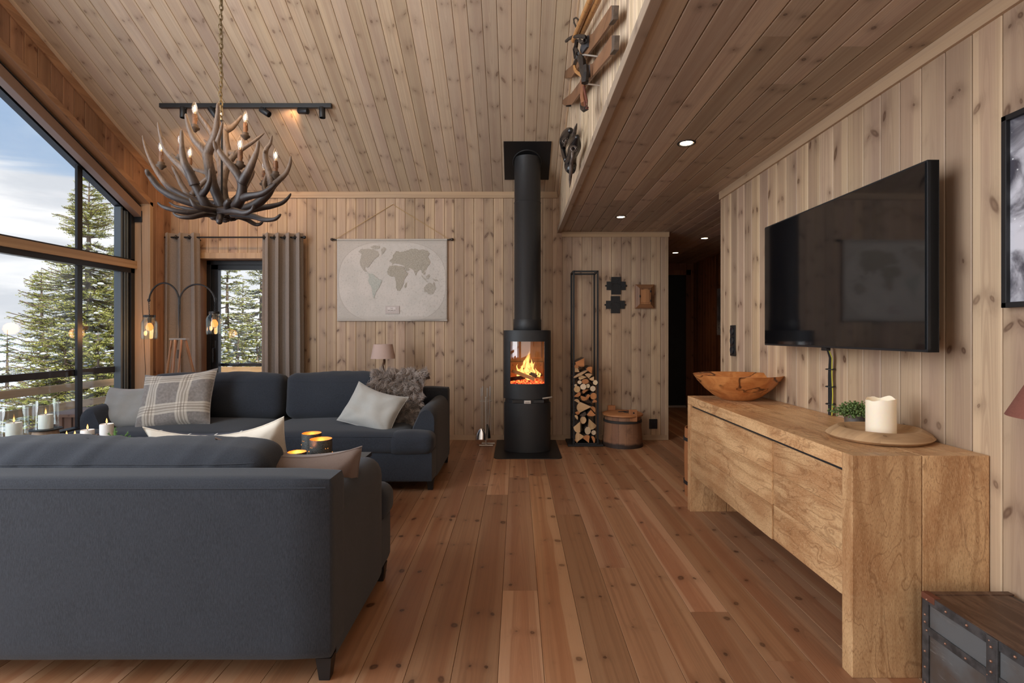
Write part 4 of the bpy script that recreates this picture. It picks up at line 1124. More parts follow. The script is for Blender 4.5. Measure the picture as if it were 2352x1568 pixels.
# fire chamber
M_verm = plain('vermiculite', srgb(176, 138, 100), .9, var=.1, scale=15)
mb = MB(); mb.box(-.215, .215, .17, .19, ZG0-.03, ZG1+.02, .002); mb.box(-.20, -.02, .155, .17, ZG0+.02, ZG0+.20, .004); mb.box(.0, .18, .155, .17, ZG0+.02, ZG0+.20, .004); mb.box(-.16, .16, .15, .17, ZG0+.24, ZG1, .01)
mb.box(-.222, .222, -.16, .17, ZG0-.03, ZG0-.02)
mb.build('fire_chamber', M_verm, t, False)
mb = MB()
for k in range(7): mb.ball((-.15+.05*k, .154, ZG0+.165), .004, 8, 6)
mb.build('air_holes', M_blackmat, t)
mb = MB(); mb.box(-.222, .222, -.16, .17, ZG1+.015, ZG1+.03); mb.build('baffle', M_blackmat, t, False)
# vents, badge, handle
mb = MB()
for x0, x1 in ((-.150, -.045), (.065, .165)): mb.box(x0, x1, -.232, -.19, ZV0+.004, ZV1-.006, .001)
mb.build('air_vent', M_black, t, False)
mb = MB(); mb.box(-.034, .034, -.245, -.21, ZV0-.002, ZV0+.030, .003); mb.build('badge', M_steel, t, False)
mb = MB()
for k in range(7): mb.box(-.022+.0065*k, -.018+.0065*k, -.2465, -.245, ZV0+.006, ZV0+.013)
mb.build('badge_lettering', M_blackmat, t, False)
mb = MB(); mb.tube([(.15, -.25, ZV1+.012), (.20, -.235, ZV1+.016), (.247, -.20, ZV1+.02)], [.008, .0085, .007], 10); mb.build('door_handle', M_steel, t)
# flue
ZC_ = zc(SY)
t2 = thing('flue_pipe', 'thick black flue pipe rising from the stove to the ceiling', 'pipe', (SX+.004, SY, ZTP+.006))
hp = ZC_-ZTP-.006; r = .142
mb = MB(); mb.lathe([(r, .0), (r, .115), (r-.003, .118), (r-.003, 1.335), (r-.005, 1.337), (r-.005, hp+.02)], 56); mb.build('pipe', M_stove, t2, True, 50)
mb = MB(); mb.lathe([(r+.001, 0), (r+.004, .004), (r+.004, .112), (r, .118)], 56); mb.build('collar', M_stove, t2, True, 50)
mb = MB(); mb.lathe([(r-.003, 1.325), (r+.0, 1.33), (r-.003, 1.336)], 56); mb.build('joint_ring', M_stove, t2, True, 50)
pl = thing('ceiling_plate', 'square black plate around the flue on the sloping ceiling', 'ceiling plate', (SX, SY, ZC_))
th_ = math.degrees(math.atan(SL))
mb = MB(); mb.box(-.24, .24, -.262, .262, -.012, -.004, .001); mb.build('plate', M_black, pl, False, M=RX(-th_))
mb = MB(); mb.torus((0, 0, 0), r+.004, .006, 48, 8); mb.build('pipe_ring', M_stove, pl, M=T(0, 0, -.016) @ RX(-th_) @ Matrix.Diagonal((1, 1/math.cos(R(th_)), 1, 1)))
# fire
M_bark = plain('charred_log', (.028, .018, .013), .9, var=.6, scale=60, bump=.5)
M_split = wood('split_firewood', srgb(206, 164, 112), srgb(172, 128, 80), srgb(110, 70, 40), kthr=.8, rough=.8)
def firelog(label, p0, p1, w, mat):
    p0, p1 = Vector(p0), Vector(p1)
    o_ = (p0+p1)/2; d = (p1-p0); Mq = d.to_track_quat('X', 'Z').to_matrix().to_4x4()
    mb = MB(); mb.soft(d.length, w, w*.8, .004, 8, (0, 0, 0), .006, 25, Mq, seed=w*100)
    return top(mb.build('burning_log', mat, None, True, 50, loc=o_, vaxis='x'), label, 'log')
fz = .006+ZG0
def sp(x, y, z): return (SX+x, SY+y, fz+z)
firelog('pale split log lying across the fire in the stove', sp(-.155, -.12, .125), sp(.075, -.15, .040), .042, M_split)
firelog('charred log crossing behind the pale one in the fire', sp(-.05, -.04, .14), sp(.10, -.08, .06), .045, M_bark)
firelog('short pale split log end at the right of the fire', sp(.05, -.03, .07), sp(.165, -.13, .02), .032, M_split)
firelog('charred log low at the left of the fire', sp(-.17, -.02, .03), sp(-.03, -.08, .055), .05, M_bark)
firelog('charred log at the back right of the fire', sp(.02, .05, .05), sp(.16, .03, .075), .045, M_bark)
M_ember, n = new_mat('glowing_embers'); co = n.coord('Object'); q = n.noise(co, 55, 4, .7)
e = n.node('ShaderNodeBsdfPrincipled', {'Base Color': (.02, .008, .006, 1), 'Roughness': 1.0, 'Emission Color': n.mix(n.step(q, .5, .7), (1, .06, .02), (1, .35, .06)), 'Emission Strength': n.mul(n.step(q, .40, .62), 5.0)})
o_ = n.node('ShaderNodeOutputMaterial'); n.t.links.new(e.outputs[0], o_.inputs[0])
mb = MB(); addgrid(mb, [-.19+i*.38/30 for i in range(31)], [-.19+i*.32/26 for i in range(27)], lambda x, y: .004+.030*max(0, 1-(x/.19)**2)*max(.0, 1-((y+.03)/.16)**2)+.022*noise.noise(Vector((x*40, y*40, 0))))
em = mb.build('embers', M_ember, None, True, 180, loc=(SX, SY, fz-.012)); top(em, 'bed of glowing embers in the bottom of the stove', 'embers', None, 'stuff')
M_fire, n = new_mat('fire_flame'); co = n.coord('Object'); zz = n.sep(co)[2]; q = n.noise(n.mapv(co, sc=(1, 1, .35)), 40, 3, .6)
lw_ = n.node('ShaderNodeLayerWeight', {'Blend': .35}); edge = n.m('SUBTRACT', 1.0, lw_.outputs['Facing'])
hot = n.add(n.mul(edge, .9), n.mul(n.sub(q, .5), 1.2))
cc = n.mix(n.step(hot, .15, .75), (1.0, .16, .02), (1.0, .58, .16))
em_ = n.node('ShaderNodeEmission', {'Color': cc, 'Strength': n.add(1.0, n.mul(n.step(hot, .3, 1.0), 1.8))})
tr_ = n.node('ShaderNodeBsdfTransparent'); alpha = n.m('MULTIPLY', n.step(hot, -.25, .45), n.step(zz, .36, .16), clamp=True)
mx = n.node('ShaderNodeMixShader', {0: n.add(n.mul(alpha, .9), .0)}); n.t.links.new(tr_.outputs[0], mx.inputs[1]); n.t.links.new(em_.outputs[0], mx.inputs[2])
o_ = n.node('ShaderNodeOutputMaterial'); n.t.links.new(mx.outputs[0], o_.inputs[0])
rg = random.Random(4); mb = MB()
for (x, y, z, h, r_) in ((.01, -.04, .03, .32, .036), (-.02, -.02, .03, .24, .034), (.035, -.05, .03, .22, .032), (-.045, -.05, .04, .17, .028), (.065, -.03, .03, .18, .026), (-.075, -.04, .05, .12, .020), (-.095, -.05, .05, .14, .016), (.10, -.05, .05, .10, .016), (.125, -.06, .05, .07, .012), (.0, -.07, .05, .20, .03)):
    ph = rg.uniform(0, 6); pts = []; rad = []
    for i in range(15):
        f = i/14; pts.append((x+.016*math.sin(f*7+ph)*f, y+.01*math.sin(f*5+ph*2), z+h*f)); rad.append(max(.0008, r_*(math.sin(math.pi*min(1, f*.72+.22))**.9)*(1-f**3)*(1+.28*math.sin(f*17+ph))))
    mb.tube(pts, rad, 12)
fl = mb.build('fire', M_fire, None, True, 180, loc=(SX, SY, fz)); top(fl, 'orange flames burning above the logs in the stove', 'fire', None, 'stuff')
pl_ = D.lights.new('fire_glow', 'POINT'); pl_.energy = 5; pl_.color = (1, .45, .15); pl_.shadow_soft_size = .05
o_ = D.objects.new('fire_glow', pl_); COL.objects.link(o_); o_.location = sp(.01, -.06, .17)

# ------------------------------------------------------------------ fireplace tools
tx0, ty0 = cp(1116, 5.45), 5.45
def pz(y, Y): return CH+(HY-y)/F*Y
t = thing('fireplace_tool_stand', 'slim steel stand holding the fireplace tools left of the stove', 'tool stand', (tx0, ty0, 0))
mb = MB(); mb.tube([(0, 0, .02), (0, 0, .515)], .0075, 12); mb.ball((0, 0, .52), .010); mb.build('post', M_steel, t)
mb = MB(); mb.tube([(-.07, .0, .012), (.075, .0, .012)], .008, 10); mb.tube([(-.05, .10, .012), (.09, .10, .012)], .008, 10); mb.tube([(0, 0, .012), (.01, .10, .012)], .006, 8); mb.build('base_bar', M_steel, t)
mb = MB(); mb.torus((0, 0, .485), .065, .0025, 24, 6); mb.build('hanging_ring', M_steel, t)
def tool(nm, label, x, y, zb, ztop):
    tt = thing(nm, label, 'tool', (x, y, zb)); L_ = ztop-zb
    return tt, L_
def zt2(yy): return pz(yy, ty0)
tt, L_ = tool('shovel', 'bright steel ash shovel hanging on the left of the stand', tx0-.048, ty0-.02, zt2(1009), zt2(890))
MB().tube([(0, 0, .11), (0, 0, L_-.09)], .0035, 8).build('shaft', M_steel, tt); MB().tube([(0, 0, L_-.09), (0, 0, L_)], .006, 8).build('handle', M_steel, tt)
mb = MB(); n_ = 12
for j in range(9):
    f = j/8; w_ = .050*min(1, math.sqrt(f*2.2)) if f < .45 else .050+.006*(f-.45)
    for i in range(n_+1):
        s_ = -1+2*i/n_; mb.v.append(Vector((s_*w_-.008*f, -.012+.03*(s_**4)*-1*-1-.018*f, .125-.13*f)))
for j in range(8):
    for i in range(n_): mb.face([j*(n_+1)+i, j*(n_+1)+i+1, (j+1)*(n_+1)+i+1, (j+1)*(n_+1)+i])
o_ = mb.build('blade', plain('polished_steel', (.85, .85, .86), .25, 1.0), tt, True, 180); md = o_.modifiers.new('s', 'SOLIDIFY'); md.thickness = .0025
tt, L_ = tool('poker', 'steel poker hanging behind the ash shovel', tx0-.036, ty0+.03, zt2(1004), zt2(887))
MB().tube([(0, 0, .0), (0, 0, L_-.10)], .003, 8).build('shaft', M_steel, tt); MB().tube([(0, 0, L_-.10), (0, 0, L_)], .0065, 8).build('handle', M_steel, tt); MB().tube([(0, 0, .03), (.02, 0, .05), (.03, 0, .03)], .003, 6).build('hook', M_blackmat, tt)
tt, L_ = tool('log_tongs', 'steel log tongs hanging on the right of the stand', tx0+.045, ty0-.01, zt2(1010), zt2(887))
MB().tube([(-.03, 0, .0), (-.018, 0, .2), (-.004, 0, .34), (0, 0, L_-.10)], .0033, 8).build('leg', M_steel, tt); MB().tube([(.004, .01, .10), (.006, .01, .25), (-.002, .01, .34), (.004, .005, L_-.10)], .0033, 8).build('leg', M_steel, tt); MB().tube([(0, 0, L_-.10), (.002, 0, L_)], .0068, 8).build('handle', M_steel, tt)
tt, L_ = tool('hearth_brush', 'black-bristled hearth brush hanging at the back of the stand', tx0+.012, ty0+.06, zt2(1008), zt2(892))
MB().tube([(0, 0, .12), (0, 0, L_-.10)], .0033, 8).build('shaft', M_steel, tt); MB().tube([(0, 0, L_-.10), (0, 0, L_)], .0065, 8).build('handle', M_steel, tt); MB().lathe([(.0, .15), (.014, .14), (.03, .05), (.035, .0), (0, .0)], 20).build('bristles', M_blackmat, tt)

# ------------------------------------------------------------------ log rack
RXc, RYf = cp(1345, 5.47), 5.46
t = thing('log_rack', 'tall narrow black steel log rack standing between stove and barrel', 'rack', (RXc, RYf, 0))
hw, hd, hz_ = .128, .24, 1.872
MB().box(-.19, .185, -.03, .29, 0.004, .022, .002).build('base_plate', M_blackmat, t, False)
for x_ in (-hw, hw):
    for y_ in (0, hd): MB().box(x_-.009, x_+.009, y_-.009, y_+.009, .02, hz_, .001).build('upright', M_blackmat, t, False)
mb = MB()
for y_ in (0, hd): mb.box(-hw, hw, y_-.009, y_+.009, hz_-.018, hz_)
for x_ in (-hw, hw): mb.box(x_-.009, x_+.009, 0, hd, hz_-.018, hz_)
mb.build('top_frame', M_blackmat, t, False)
mb = MB(); mb.box(-hw, hw, -.009, .009, .02, .036); mb.box(-hw, hw, hd-.009, hd+.009, .02, .036); mb.build('bottom_bar', M_blackmat, t, False)
# logs, one by one (x, y px of the centre of each cut end, half sizes, kind)
M_birch = wood('birch_end_grain', srgb(214, 178, 134), srgb(178, 134, 90), srgb(120, 78, 46), kthr=.9, rough=.85)
M_pale = wood('pale_end_grain', srgb(226, 204, 172), srgb(196, 164, 124), srgb(140, 100, 60), kthr=.9, rough=.85)
M_rust = wood('orange_end_grain', srgb(196, 132, 82), srgb(150, 88, 48), srgb(96, 50, 26), kthr=.9, rough=.85)
M_barkg, n = new_mat('rough_bark'); q = n.noise(n.mapv(n.coord('Object'), sc=(1, .3, 1)), 60, 4, .7); finish(n, n.mix(n.step(q, .35, .65), srgb(54, 42, 36), srgb(104, 88, 76)), .95, bump=q, bstr=.8, bdist=.004)
LG = [ # zoom coordinates taken from a 3.92x view starting at (1060,700)
 ('r',1062,695,18,16,'p'),('r',1026,722,12,11,'p'),('r',1094,735,26,25,'p'),('r',1137,728,18,18,'p'),('r',1203,697,20,21,'p'),('r',1180,752,23,24,'p'),('r',1039,757,27,28,'b'),
 ('h',1108,775,32,20,'o'),('h',1045,808,36,26,'o'),('r',1187,820,28,29,'o'),('h',1098,838,30,36,'o'),('h',1135,828,22,34,'o'),('h',1040,862,26,24,'b'),('h',1196,866,20,24,'o'),
 ('w',1108,922,68,48,'b'),('h',1186,935,26,32,'o'),('h',1048,968,24,30,'o'),('h',1096,985,30,26,'k'),('w',1168,970,40,30,'o'),('h',1034,1008,20,24,'b'),('r',1095,1036,26,32,'b'),
 ('w',1052,1092,44,54,'b'),('w',1166,1065,46,54,'b'),('r',1136,1130,26,34,'p'),('r',1189,1148,20,20,'p'),('w',1068,1188,44,44,'b'),('w',1128,1208,38,38,'o'),('h',1186,1206,22,34,'o'),('w',1036,1222,24,20,'o'),
 ('w',1092,652,38,24,'b'),('r',1112,688,30,22,'o'),('w',1180,660,30,20,'b'),('w',1140,640,34,24,'b'),('s',1070,620,62,34,'b'),('w',1040,590,26,40,'b'),('w',1155,590,34,34,'o'),('w',1082,512,58,42,'o'),('w',1038,556,22,26,'o')]
LG.sort(key=lambda q: q[2])
def outline(kind, a, b, rg):
    if kind == 'r': return [(a*math.cos(R(k*20))*(1+rg.uniform(-.04, .04)), b*math.sin(R(k*20))*(1+rg.uniform(-.04, .04))) for k in range(18)]
    if kind == 'h':
        rot = rg.uniform(0, 360); pts = [(math.cos(R(k*18)), math.sin(R(k*18))) for k in range(11)]; c, s_ = math.cos(R(rot)), math.sin(R(rot))
        return [(a*(x*c-(y-.4)*s_), b*(x*s_+(y-.4)*c)) for x, y in pts]
    if kind == 's': return [(a*math.cos(R(k*20))*.95+b*.5*math.sin(R(k*20)), b*.62*math.sin(R(k*20))+a*.42*math.cos(R(k*20))) for k in range(18)]
    rot = rg.choice((0, 90, 180, 200, 20, 150, 60)); base = [(math.cos(R(k)), math.sin(R(k))) for k in (35, 55, 75, 95, 115, 140)]+[(.1, -.85)]
    c, s_ = math.cos(R(rot)), math.sin(R(rot)); pts = [(x*c-y*s_, x*s_+y*c) for x, y in base]
    mx_ = max(abs(p[0]) for p in pts); my_ = max(abs(p[1]) for p in pts)
    return [(p[0]/mx_*a, p[1]/my_*b) for p in pts]
kn = {'r': 'round', 'h': 'split half-round', 'w': 'split wedge-shaped', 's': 'slanting split'}
cn = {'p': 'pale-ended', 'b': 'tan-ended', 'o': 'orange-brown-ended', 'k': 'dark barky'}
cm = {'p': M_pale, 'b': M_birch, 'o': M_rust, 'k': M_barkg}
rg = random.Random(21); k_ = 5.465/F/3.92
words = ['topmost', 'second', 'third', 'fourth', 'fifth', 'sixth', 'seventh', 'eighth', 'ninth', 'tenth', 'eleventh', 'twelfth', 'thirteenth']
cnt = {}
for i, (kd, zx, zy, a, b, cl_) in enumerate(LG):
    key = (kd, cl_); cnt[key] = cnt.get(key, 0)+1
    nth = cnt[key]; pos = 'topmost' if nth == 1 else words[nth-1]+' from the top'
    side = 'left' if zx < 1075 else 'right' if zx > 1150 else 'middle'
    x_ = cp(1060+zx/3.92, 5.465); z_ = CH+(HY-(700+zy/3.92))/F*5.465
    o_ = thing('firewood_log', '%s %s log on the %s, %s of its kind' % (cn[cl_], kn[kd], side, pos), 'log', (x_, RYf-.012+rg.uniform(-.006, .010), z_), 0, 'firewood in the log rack')
    ol = outline(kd, a*k_*1.06, b*k_*1.06, rg)
    mb = MB(); mb.prism([(p[0]*.985, p[1]*.985) for p in ol], 0, .006, 'xz'); mb.build('cut_end', cm[cl_], o_, True, 50)
    mb = MB(); mb.prism(ol, .002, .25+rg.uniform(-.01, .01), 'xz'); mb.build('bark', M_barkg, o_, True, 50)

# ------------------------------------------------------------------ lidded barrel
M_brl, n = new_mat('old_barrel_staves'); co = n.coord('Object'); s3 = n.sep(co); ang_ = n.m('ARCTAN2', s3[1], s3[0]); st_ = n.m('FRACT', n.mul(ang_, 16/6.2832)); gap = n.step(n.m('ABSOLUTE', n.sub(st_, .5)), .485, .5)
cell = n.m('FLOOR', n.mul(ang_, 16/6.2832)); tone = n.noise(n.vec(cell, 2.0, 0), 3.1, 0); gr = n.noise(n.mapv(co, sc=(60, 60, 3)), 1, 4, .6); dt = n.noise(co, 8, 5, .6)
c = n.mix(gr, srgb(150, 104, 74), srgb(110, 74, 52)); c = n.mix(n.mul(n.sub(tone, .3), .9), c, srgb(178, 134, 100)); c = n.mix(n.mul(n.step(dt, .5, .7), .5), c, srgb(90, 60, 44)); c = n.mix(n.step(n.add(s3[2], n.mul(dt, .05)), .085, .055), c, srgb(52, 36, 28)); c = n.mix(gap, c, (.01, .006, .004))
finish(n, c, .65, bump=n.sub(gr, n.mul(gap, 3)), bstr=.4, bdist=.003)
M_lid = wood('worn_barrel_lid', srgb(196, 132, 84), srgb(160, 100, 60), srgb(90, 50, 30), kthr=.7, wear=.3, rough=.6)
t = thing('wooden_barrel', 'low lidded wooden barrel by the log rack', 'barrel', (cp(1431, 5.5), 5.53, 0))
rb = .205
mb = MB(); mb.lathe([(rb+.012, 0), (rb+.010, .02), (rb-.002, .15), (rb-.012, .29), (rb-.014, .325), (rb-.03, .325)], 64); mb.build('staves', M_brl, t, True, 50)
mb = MB(); mb.lathe([(rb-.008, .255), (rb+.0, .258), (rb-.002, .280), (rb-.010, .283)], 64); mb.build('hoop', plain('dark_hoop', (.03, .024, .02), .7), t, True, 50)
mb = MB(); mb.lathe([(0, .324), (rb+.006, .324), (rb+.012, .330), (rb+.010, .342), (rb-.01, .352), (rb*.5, .358), (0, .360)], 64); mb.build('lid', M_lid, t, True, 50)
for x_, y_ in ((.075, -.172), (-.09, .16)):
    MB().box(x_-.042, x_+.042, y_-.016, y_+.016, .28, .405, .006).build('lug', M_lid, t, False, vaxis='z')
MB().ball((.078, -.189, .372), .009, 10, 6).build('lug_hole', M_black, t)
mb = MB(); mb.tube([(-.05, -.03, .362), (-.02, -.06, .37), (.03, -.03, .366), (.06, -.07, .375), (.04, -.1, .366), (.0, -.06, .364)], .004, 8); mb.build('cord', M_blackmat, t)
# outlet
t = thing('power_outlet', 'black double power outlet low on the wall right of the barrel', 'outlet', (cp(1500, YB), YB, pz(973, YB)))
MB().box(-.046, .046, -.012, 0, -.055, .055, .004).build('plate', M_black, t, False)
mb = MB()
for z_ in (-.024, .024): mb.torus((0, -.012, z_), .018, .003, 20, 6, 'y')
mb.build('socket', M_blackmat, t)

# ------------------------------------------------------------------ things on the back wall
kx = YB/F
def iron(name, label, x0, x1, y0, y1, bx0, bx1, by0, by1, up, down):
    cx_, cy_ = (x0+x1)/2, (y0+y1)/2
    t = thing(name, label, 'wall decoration', (cp(cx_, YB-.012), YB, pz(cy_, YB)))
    f = lambda px_, py_: ((px_-cx_)*kx, (cy_-py_)*kx)
    o = [f(bx0, y0), f(bx1, y0), f(bx1, by0), f(x1, by0), f(x1, by1), f(bx1, by1), f(bx1, y1), f(bx0, y1), f(bx0, by1), f(x0, by1), f(x0, by0), f(bx0, by0)]
    mb = MB(); mb.prism(o, -.014, 0, 'xz', .0015); mb.build('plate', plain('cast_iron_'+name[:5]+str(int(y0)), (.012, .012, .013), .55, bump=.6, scale=90), t, False)
    mb = MB(); c = f(cx_, cy_)
    for sx in (-1, 1):
        mb.ball((sx*(x1-x0)/2*kx+sx*.008, -.008, f(0, (by0+by1)/2)[1]), .010, 10, 8)
    mb.build('side_knob', M_blackmat, t)
    mb = MB()
    for sx in (bx0+.5, bx1-.5):
        q = f(sx, 0)[0]; mb.box(q-.002, q+.002, -.017, -.012, f(0, by1)[1], f(0, by0)[1])
    for k in range(14):
        a = R(k*180/13); mb.ball((math.cos(a)*.055, -.015, math.sin(a)*.035-.01), .004, 6, 4)
    mb.build('relief', M_blackmat, t)
    return t
iron('iron_trivet', 'upper black cross-shaped cast iron plate on the wall', 1393.5, 1437, 636, 676, 1404, 1426, 646.5, 666, 1, 1)
iron('iron_trivet', 'lower black cross-shaped cast iron plate, hung under the other', 1392, 1435, 680, 719, 1403, 1424, 690.5, 709, 1, 1)
t = thing('key_cabinet', 'small rustic wooden framed wall cabinet with a hinged door', 'cabinet', (cp(1481.5, YB-.04), YB, pz(681, YB)))
M_rus = wood('rustic_brown', srgb(140, 96, 62), srgb(96, 62, 40), srgb(50, 30, 20), kthr=.5, wear=.4, tint=.2)
M_rusl = wood('rustic_door', srgb(188, 130, 84), srgb(150, 98, 58), srgb(80, 46, 26), kthr=.4)
a, b = .107, .134; c_, d_ = .062, .088
for q in range(4):
    mb = MB(); mb.new()
    P4 = [(-a, -b), (a, -b), (a, b), (-a, b)]; Q4 = [(-c_, -d_), (c_, -d_), (c_, d_), (-c_, d_)]
    p0, p1 = P4[q], P4[(q+1) % 4]; q0, q1 = Q4[q], Q4[(q+1) % 4]
    v = [(p0[0], -.03, p0[1]), (p1[0], -.03, p1[1]), (q1[0], -.055, q1[1]), (q0[0], -.055, q0[1]), (p0[0], 0, p0[1]), (p1[0], 0, p1[1]), (q1[0], 0, q1[1]), (q0[0], 0, q0[1])]
    mb.v += [Vector(x) for x in v]
    for f in ((0, 1, 2, 3), (7, 6, 5, 4), (0, 4, 5, 1), (1, 5, 6, 2), (2, 6, 7, 3), (3, 7, 4, 0)): mb.face(f)
    recalc(mb.build('frame_side', M_rus, t, False, vaxis='x' if q % 2 == 0 else 'z'))
MB().box(-c_, c_, -.045, -.01, -d_, d_, .002).build('door', M_rusl, t, False, vaxis='z')
mb = MB(); mb.box(-.044, .048, -.052, -.045, -.07, .074, .003); mb.build('door_panel', M_rusl, t, False, vaxis='z')
mb = MB()
for z_ in (.055, -.05): mb.box(.055, .067, -.06, -.05, z_-.012, z_+.012, .001)
mb.build('hinge', M_black, t, False)
MB().box(-.066, -.055, -.062, -.05, -.012, .014, .002).build('latch', M_black, t, False)

# map
mt = thing('wall_map', 'old cream and grey world map on cloth hung from a cord', 'map', (cp(901, YB-.02), YB-.02, pz(549, YB-.02)))
mw, mh = 252*kx, 186*kx
M_cloth, n = new_mat('map_cloth'); co = n.coord('Object'); s3 = n.sep(co); q = n.noise(co, 4, 4, .6); q2 = n.noise(co, 55, 5, .75)
ex_ = n.m('DIVIDE', s3[0], mw*.487); ez_ = n.m('DIVIDE', n.add(s3[2], mh*.53), mh*.50); rr_ = n.add(n.m('POWER', n.m('ABSOLUTE', ex_), 2.6), n.m('POWER', n.m('ABSOLUTE', ez_), 2.6))
c = n.mix(n.step(q, .35, .65), srgb(214, 206, 198), srgb(204, 198, 190)); out_ = n.step(rr_, .985, 1.015); c = n.mix(n.mul(out_, .35), c, srgb(176, 168, 158))
ringl = n.step(n.m('ABSOLUTE', n.sub(rr_, 1.0)), .02, .008); c = n.mix(n.mul(ringl, .4), c, srgb(150, 138, 126))
c = n.mix(n.mul(n.step(q2, .52, .68), .42), c, srgb(150, 140, 130)); c = n.mix(n.mul(n.step(n.noise(co, 260, 3, .7), .55, .7), .25), c, srgb(130, 120, 112)); bnd = n.m('MAXIMUM', n.step(s3[2], -.055, -.045), n.step(s3[2], -mh+.05, -mh+.04)); c = n.mix(n.mul(bnd, .5), c, srgb(190, 182, 172))
cl2 = n.noise(n.mapv(co, sc=(1, 1, 1)), 900, 2); finish(n, c, .9, bump=cl2, bstr=.2, bdist=.001)
def my(x, z): return .004*math.sin(x*9+1)*(-z/mh)-.006*math.sin(x*5.0)*(-z/mh)
mb = MB(); nx, nz_ = 60, 30
for j in range(nz_+1):
    for i in range(nx+1):
        x_ = (-.5+i/nx)*mw; z_ = -j/nz_*mh; mb.v.append(Vector((x_, my(x_, z_)-.004, z_-.004*math.sin(math.pi*i/nx)*j/nz_)))
for j in range(nz_):
    for i in range(nx): mb.face([j*(nx+1)+i, (j+1)*(nx+1)+i, (j+1)*(nx+1)+i+1, j*(nx+1)+i+1])
o_ = mb.build('cloth', M_cloth, mt, True, 180); md = o_.modifiers.new('s', 'SOLIDIFY'); md.thickness = .003; md.offset = -1
# land masses: outlines read off the map (2067x1568 view of 290x220 px)
def mp(x, y): return ((x-1003)/7.128*kx, -(y-135)/7.128*kx)
LAND = {
 'a': [(455,330),(500,300),(560,300),(640,300),(700,300),(760,330),(785,380),(775,420),(740,440),(700,470),(690,500),(660,530),(640,560),(625,590),(590,600),(560,590),(565,640),(600,660),(560,665),(530,640),(505,600),(485,560),(470,530),(475,480),(500,430),(505,380),(470,355)],
 'a2': [(640,260),(720,240),(800,250),(790,290),(740,300),(680,290)],
 'a3': [(590,665),(615,690),(640,700),(690,705),(730,750),(780,785),(833,800),(825,850),(800,900),(770,950),(745,990),(725,1040),(710,1080),(735,1112),(700,1095),(685,1040),(675,960),(660,900),(620,850),(610,800),(625,740)],
 'e': [(1000,560),(1010,520),(960,500),(975,470),(1000,455),(1020,430),(1015,400),(1060,340),(1100,325),(1130,350),(1180,340),(1240,320),(1300,300),(1380,290),(1450,310),(1530,310),(1590,330),(1615,380),(1580,420),(1600,460),(1625,520),(1600,560),(1570,600),(1555,640),(1530,650),(1545,700),(1520,720),(1490,680),(1470,640),(1440,640),(1415,670),(1385,725),(1360,680),(1340,630),(1300,610),(1270,600),(1285,640),(1240,660),(1215,620),(1195,570),(1160,560),(1120,545),(1080,540),(1040,530)],
 'f': [(960,580),(1010,565),(1060,560),(1110,575),(1190,580),(1215,640),(1240,680),(1265,685),(1235,740),(1195,800),(1195,860),(1165,920),(1130,975),(1085,985),(1065,920),(1060,850),(1055,790),(1040,745),(985,748),(940,720),(920,680),(935,630)],
 'm': [(1225,850),(1245,840),(1230,920),(1205,930),(1205,890)],
 'o': [(1520,1000),(1530,920),(1560,880),(1610,850),(1640,850),(1665,870),(1680,830),(1700,880),(1712,930),(1690,990),(1660,1030),(1600,1035),(1580,1010),(1545,1000)],
 'i': [(1475,720),(1500,760),(1530,800),(1560,830),(1600,832),(1560,815),(1540,780),(1510,750)], 'j': [(1560,740),(1610,700),(1620,740),(1590,790),(1560,780)], 'k': [(1650,780),(1720,790),(1760,830),(1700,820)],
 'g': [(830,290),(880,270),(900,310),(860,360),(835,385),(825,340)]}
def landmat(nm, c0, c1):
    m_, n = new_mat(nm); co = n.coord('Object'); v_ = n.node('ShaderNodeTexVoronoi', {'Vector': co, 'Scale': 34.0}, feature='DISTANCE_TO_EDGE').outputs['Distance']; q = n.noise(co, 120, 4, .7)
    c = n.mix(n.step(q, .38, .62), c0, c1); c = n.mix(n.mul(n.step(v_, .03, .0), .35), c, tuple(x*.5 for x in c1)); finish(n, c, .9); return m_
ML = {'a': landmat('map_land_grey', srgb(194, 186, 174), srgb(166, 158, 146)), 'f': landmat('map_land_tan', srgb(188, 180, 166), srgb(158, 150, 136)), 's': landmat('map_land_green', srgb(196, 196, 188), srgb(172, 174, 164))}
for key, pts in LAND.items():
    rg = random.Random(ord(key[0])); pp_ = []
    for a_, b_ in zip(pts, pts[1:]+pts[:1]):
        for k in range(4):
            f = k/4; j_ = 7 if k else 3
            pp_.append((a_[0]+(b_[0]-a_[0])*f+rg.uniform(-j_, j_), a_[1]+(b_[1]-a_[1])*f+rg.uniform(-j_, j_)))
    mb = MB(); mb.prism([mp(*p) for p in pp_], -.0005, .0, 'xz')
    bm = bmesh.new()
    mb2 = MB(); mb2.cur = mb.cur
    for f, vv in ((mb.f, mb.v),):
        pass
    cx_ = sum(mp(*p)[0] for p in pp_)/len(pp_); cz_ = sum(mp(*p)[1] for p in pp_)/len(pp_)
    o_ = mb.build('land', ML['s'] if key == 'a3' else ML['f'] if key in 'fme' else ML['a'], mt, False)
    # lie on the gently waving cloth
    me_ = o_.data; bm.from_mesh(me_); bmesh.ops.triangulate(bm, faces=bm.faces[:])
    for v in bm.verts: v.co.y += my(v.co.x, v.co.z)-.0078
    bm.to_mesh(me_); bm.free()
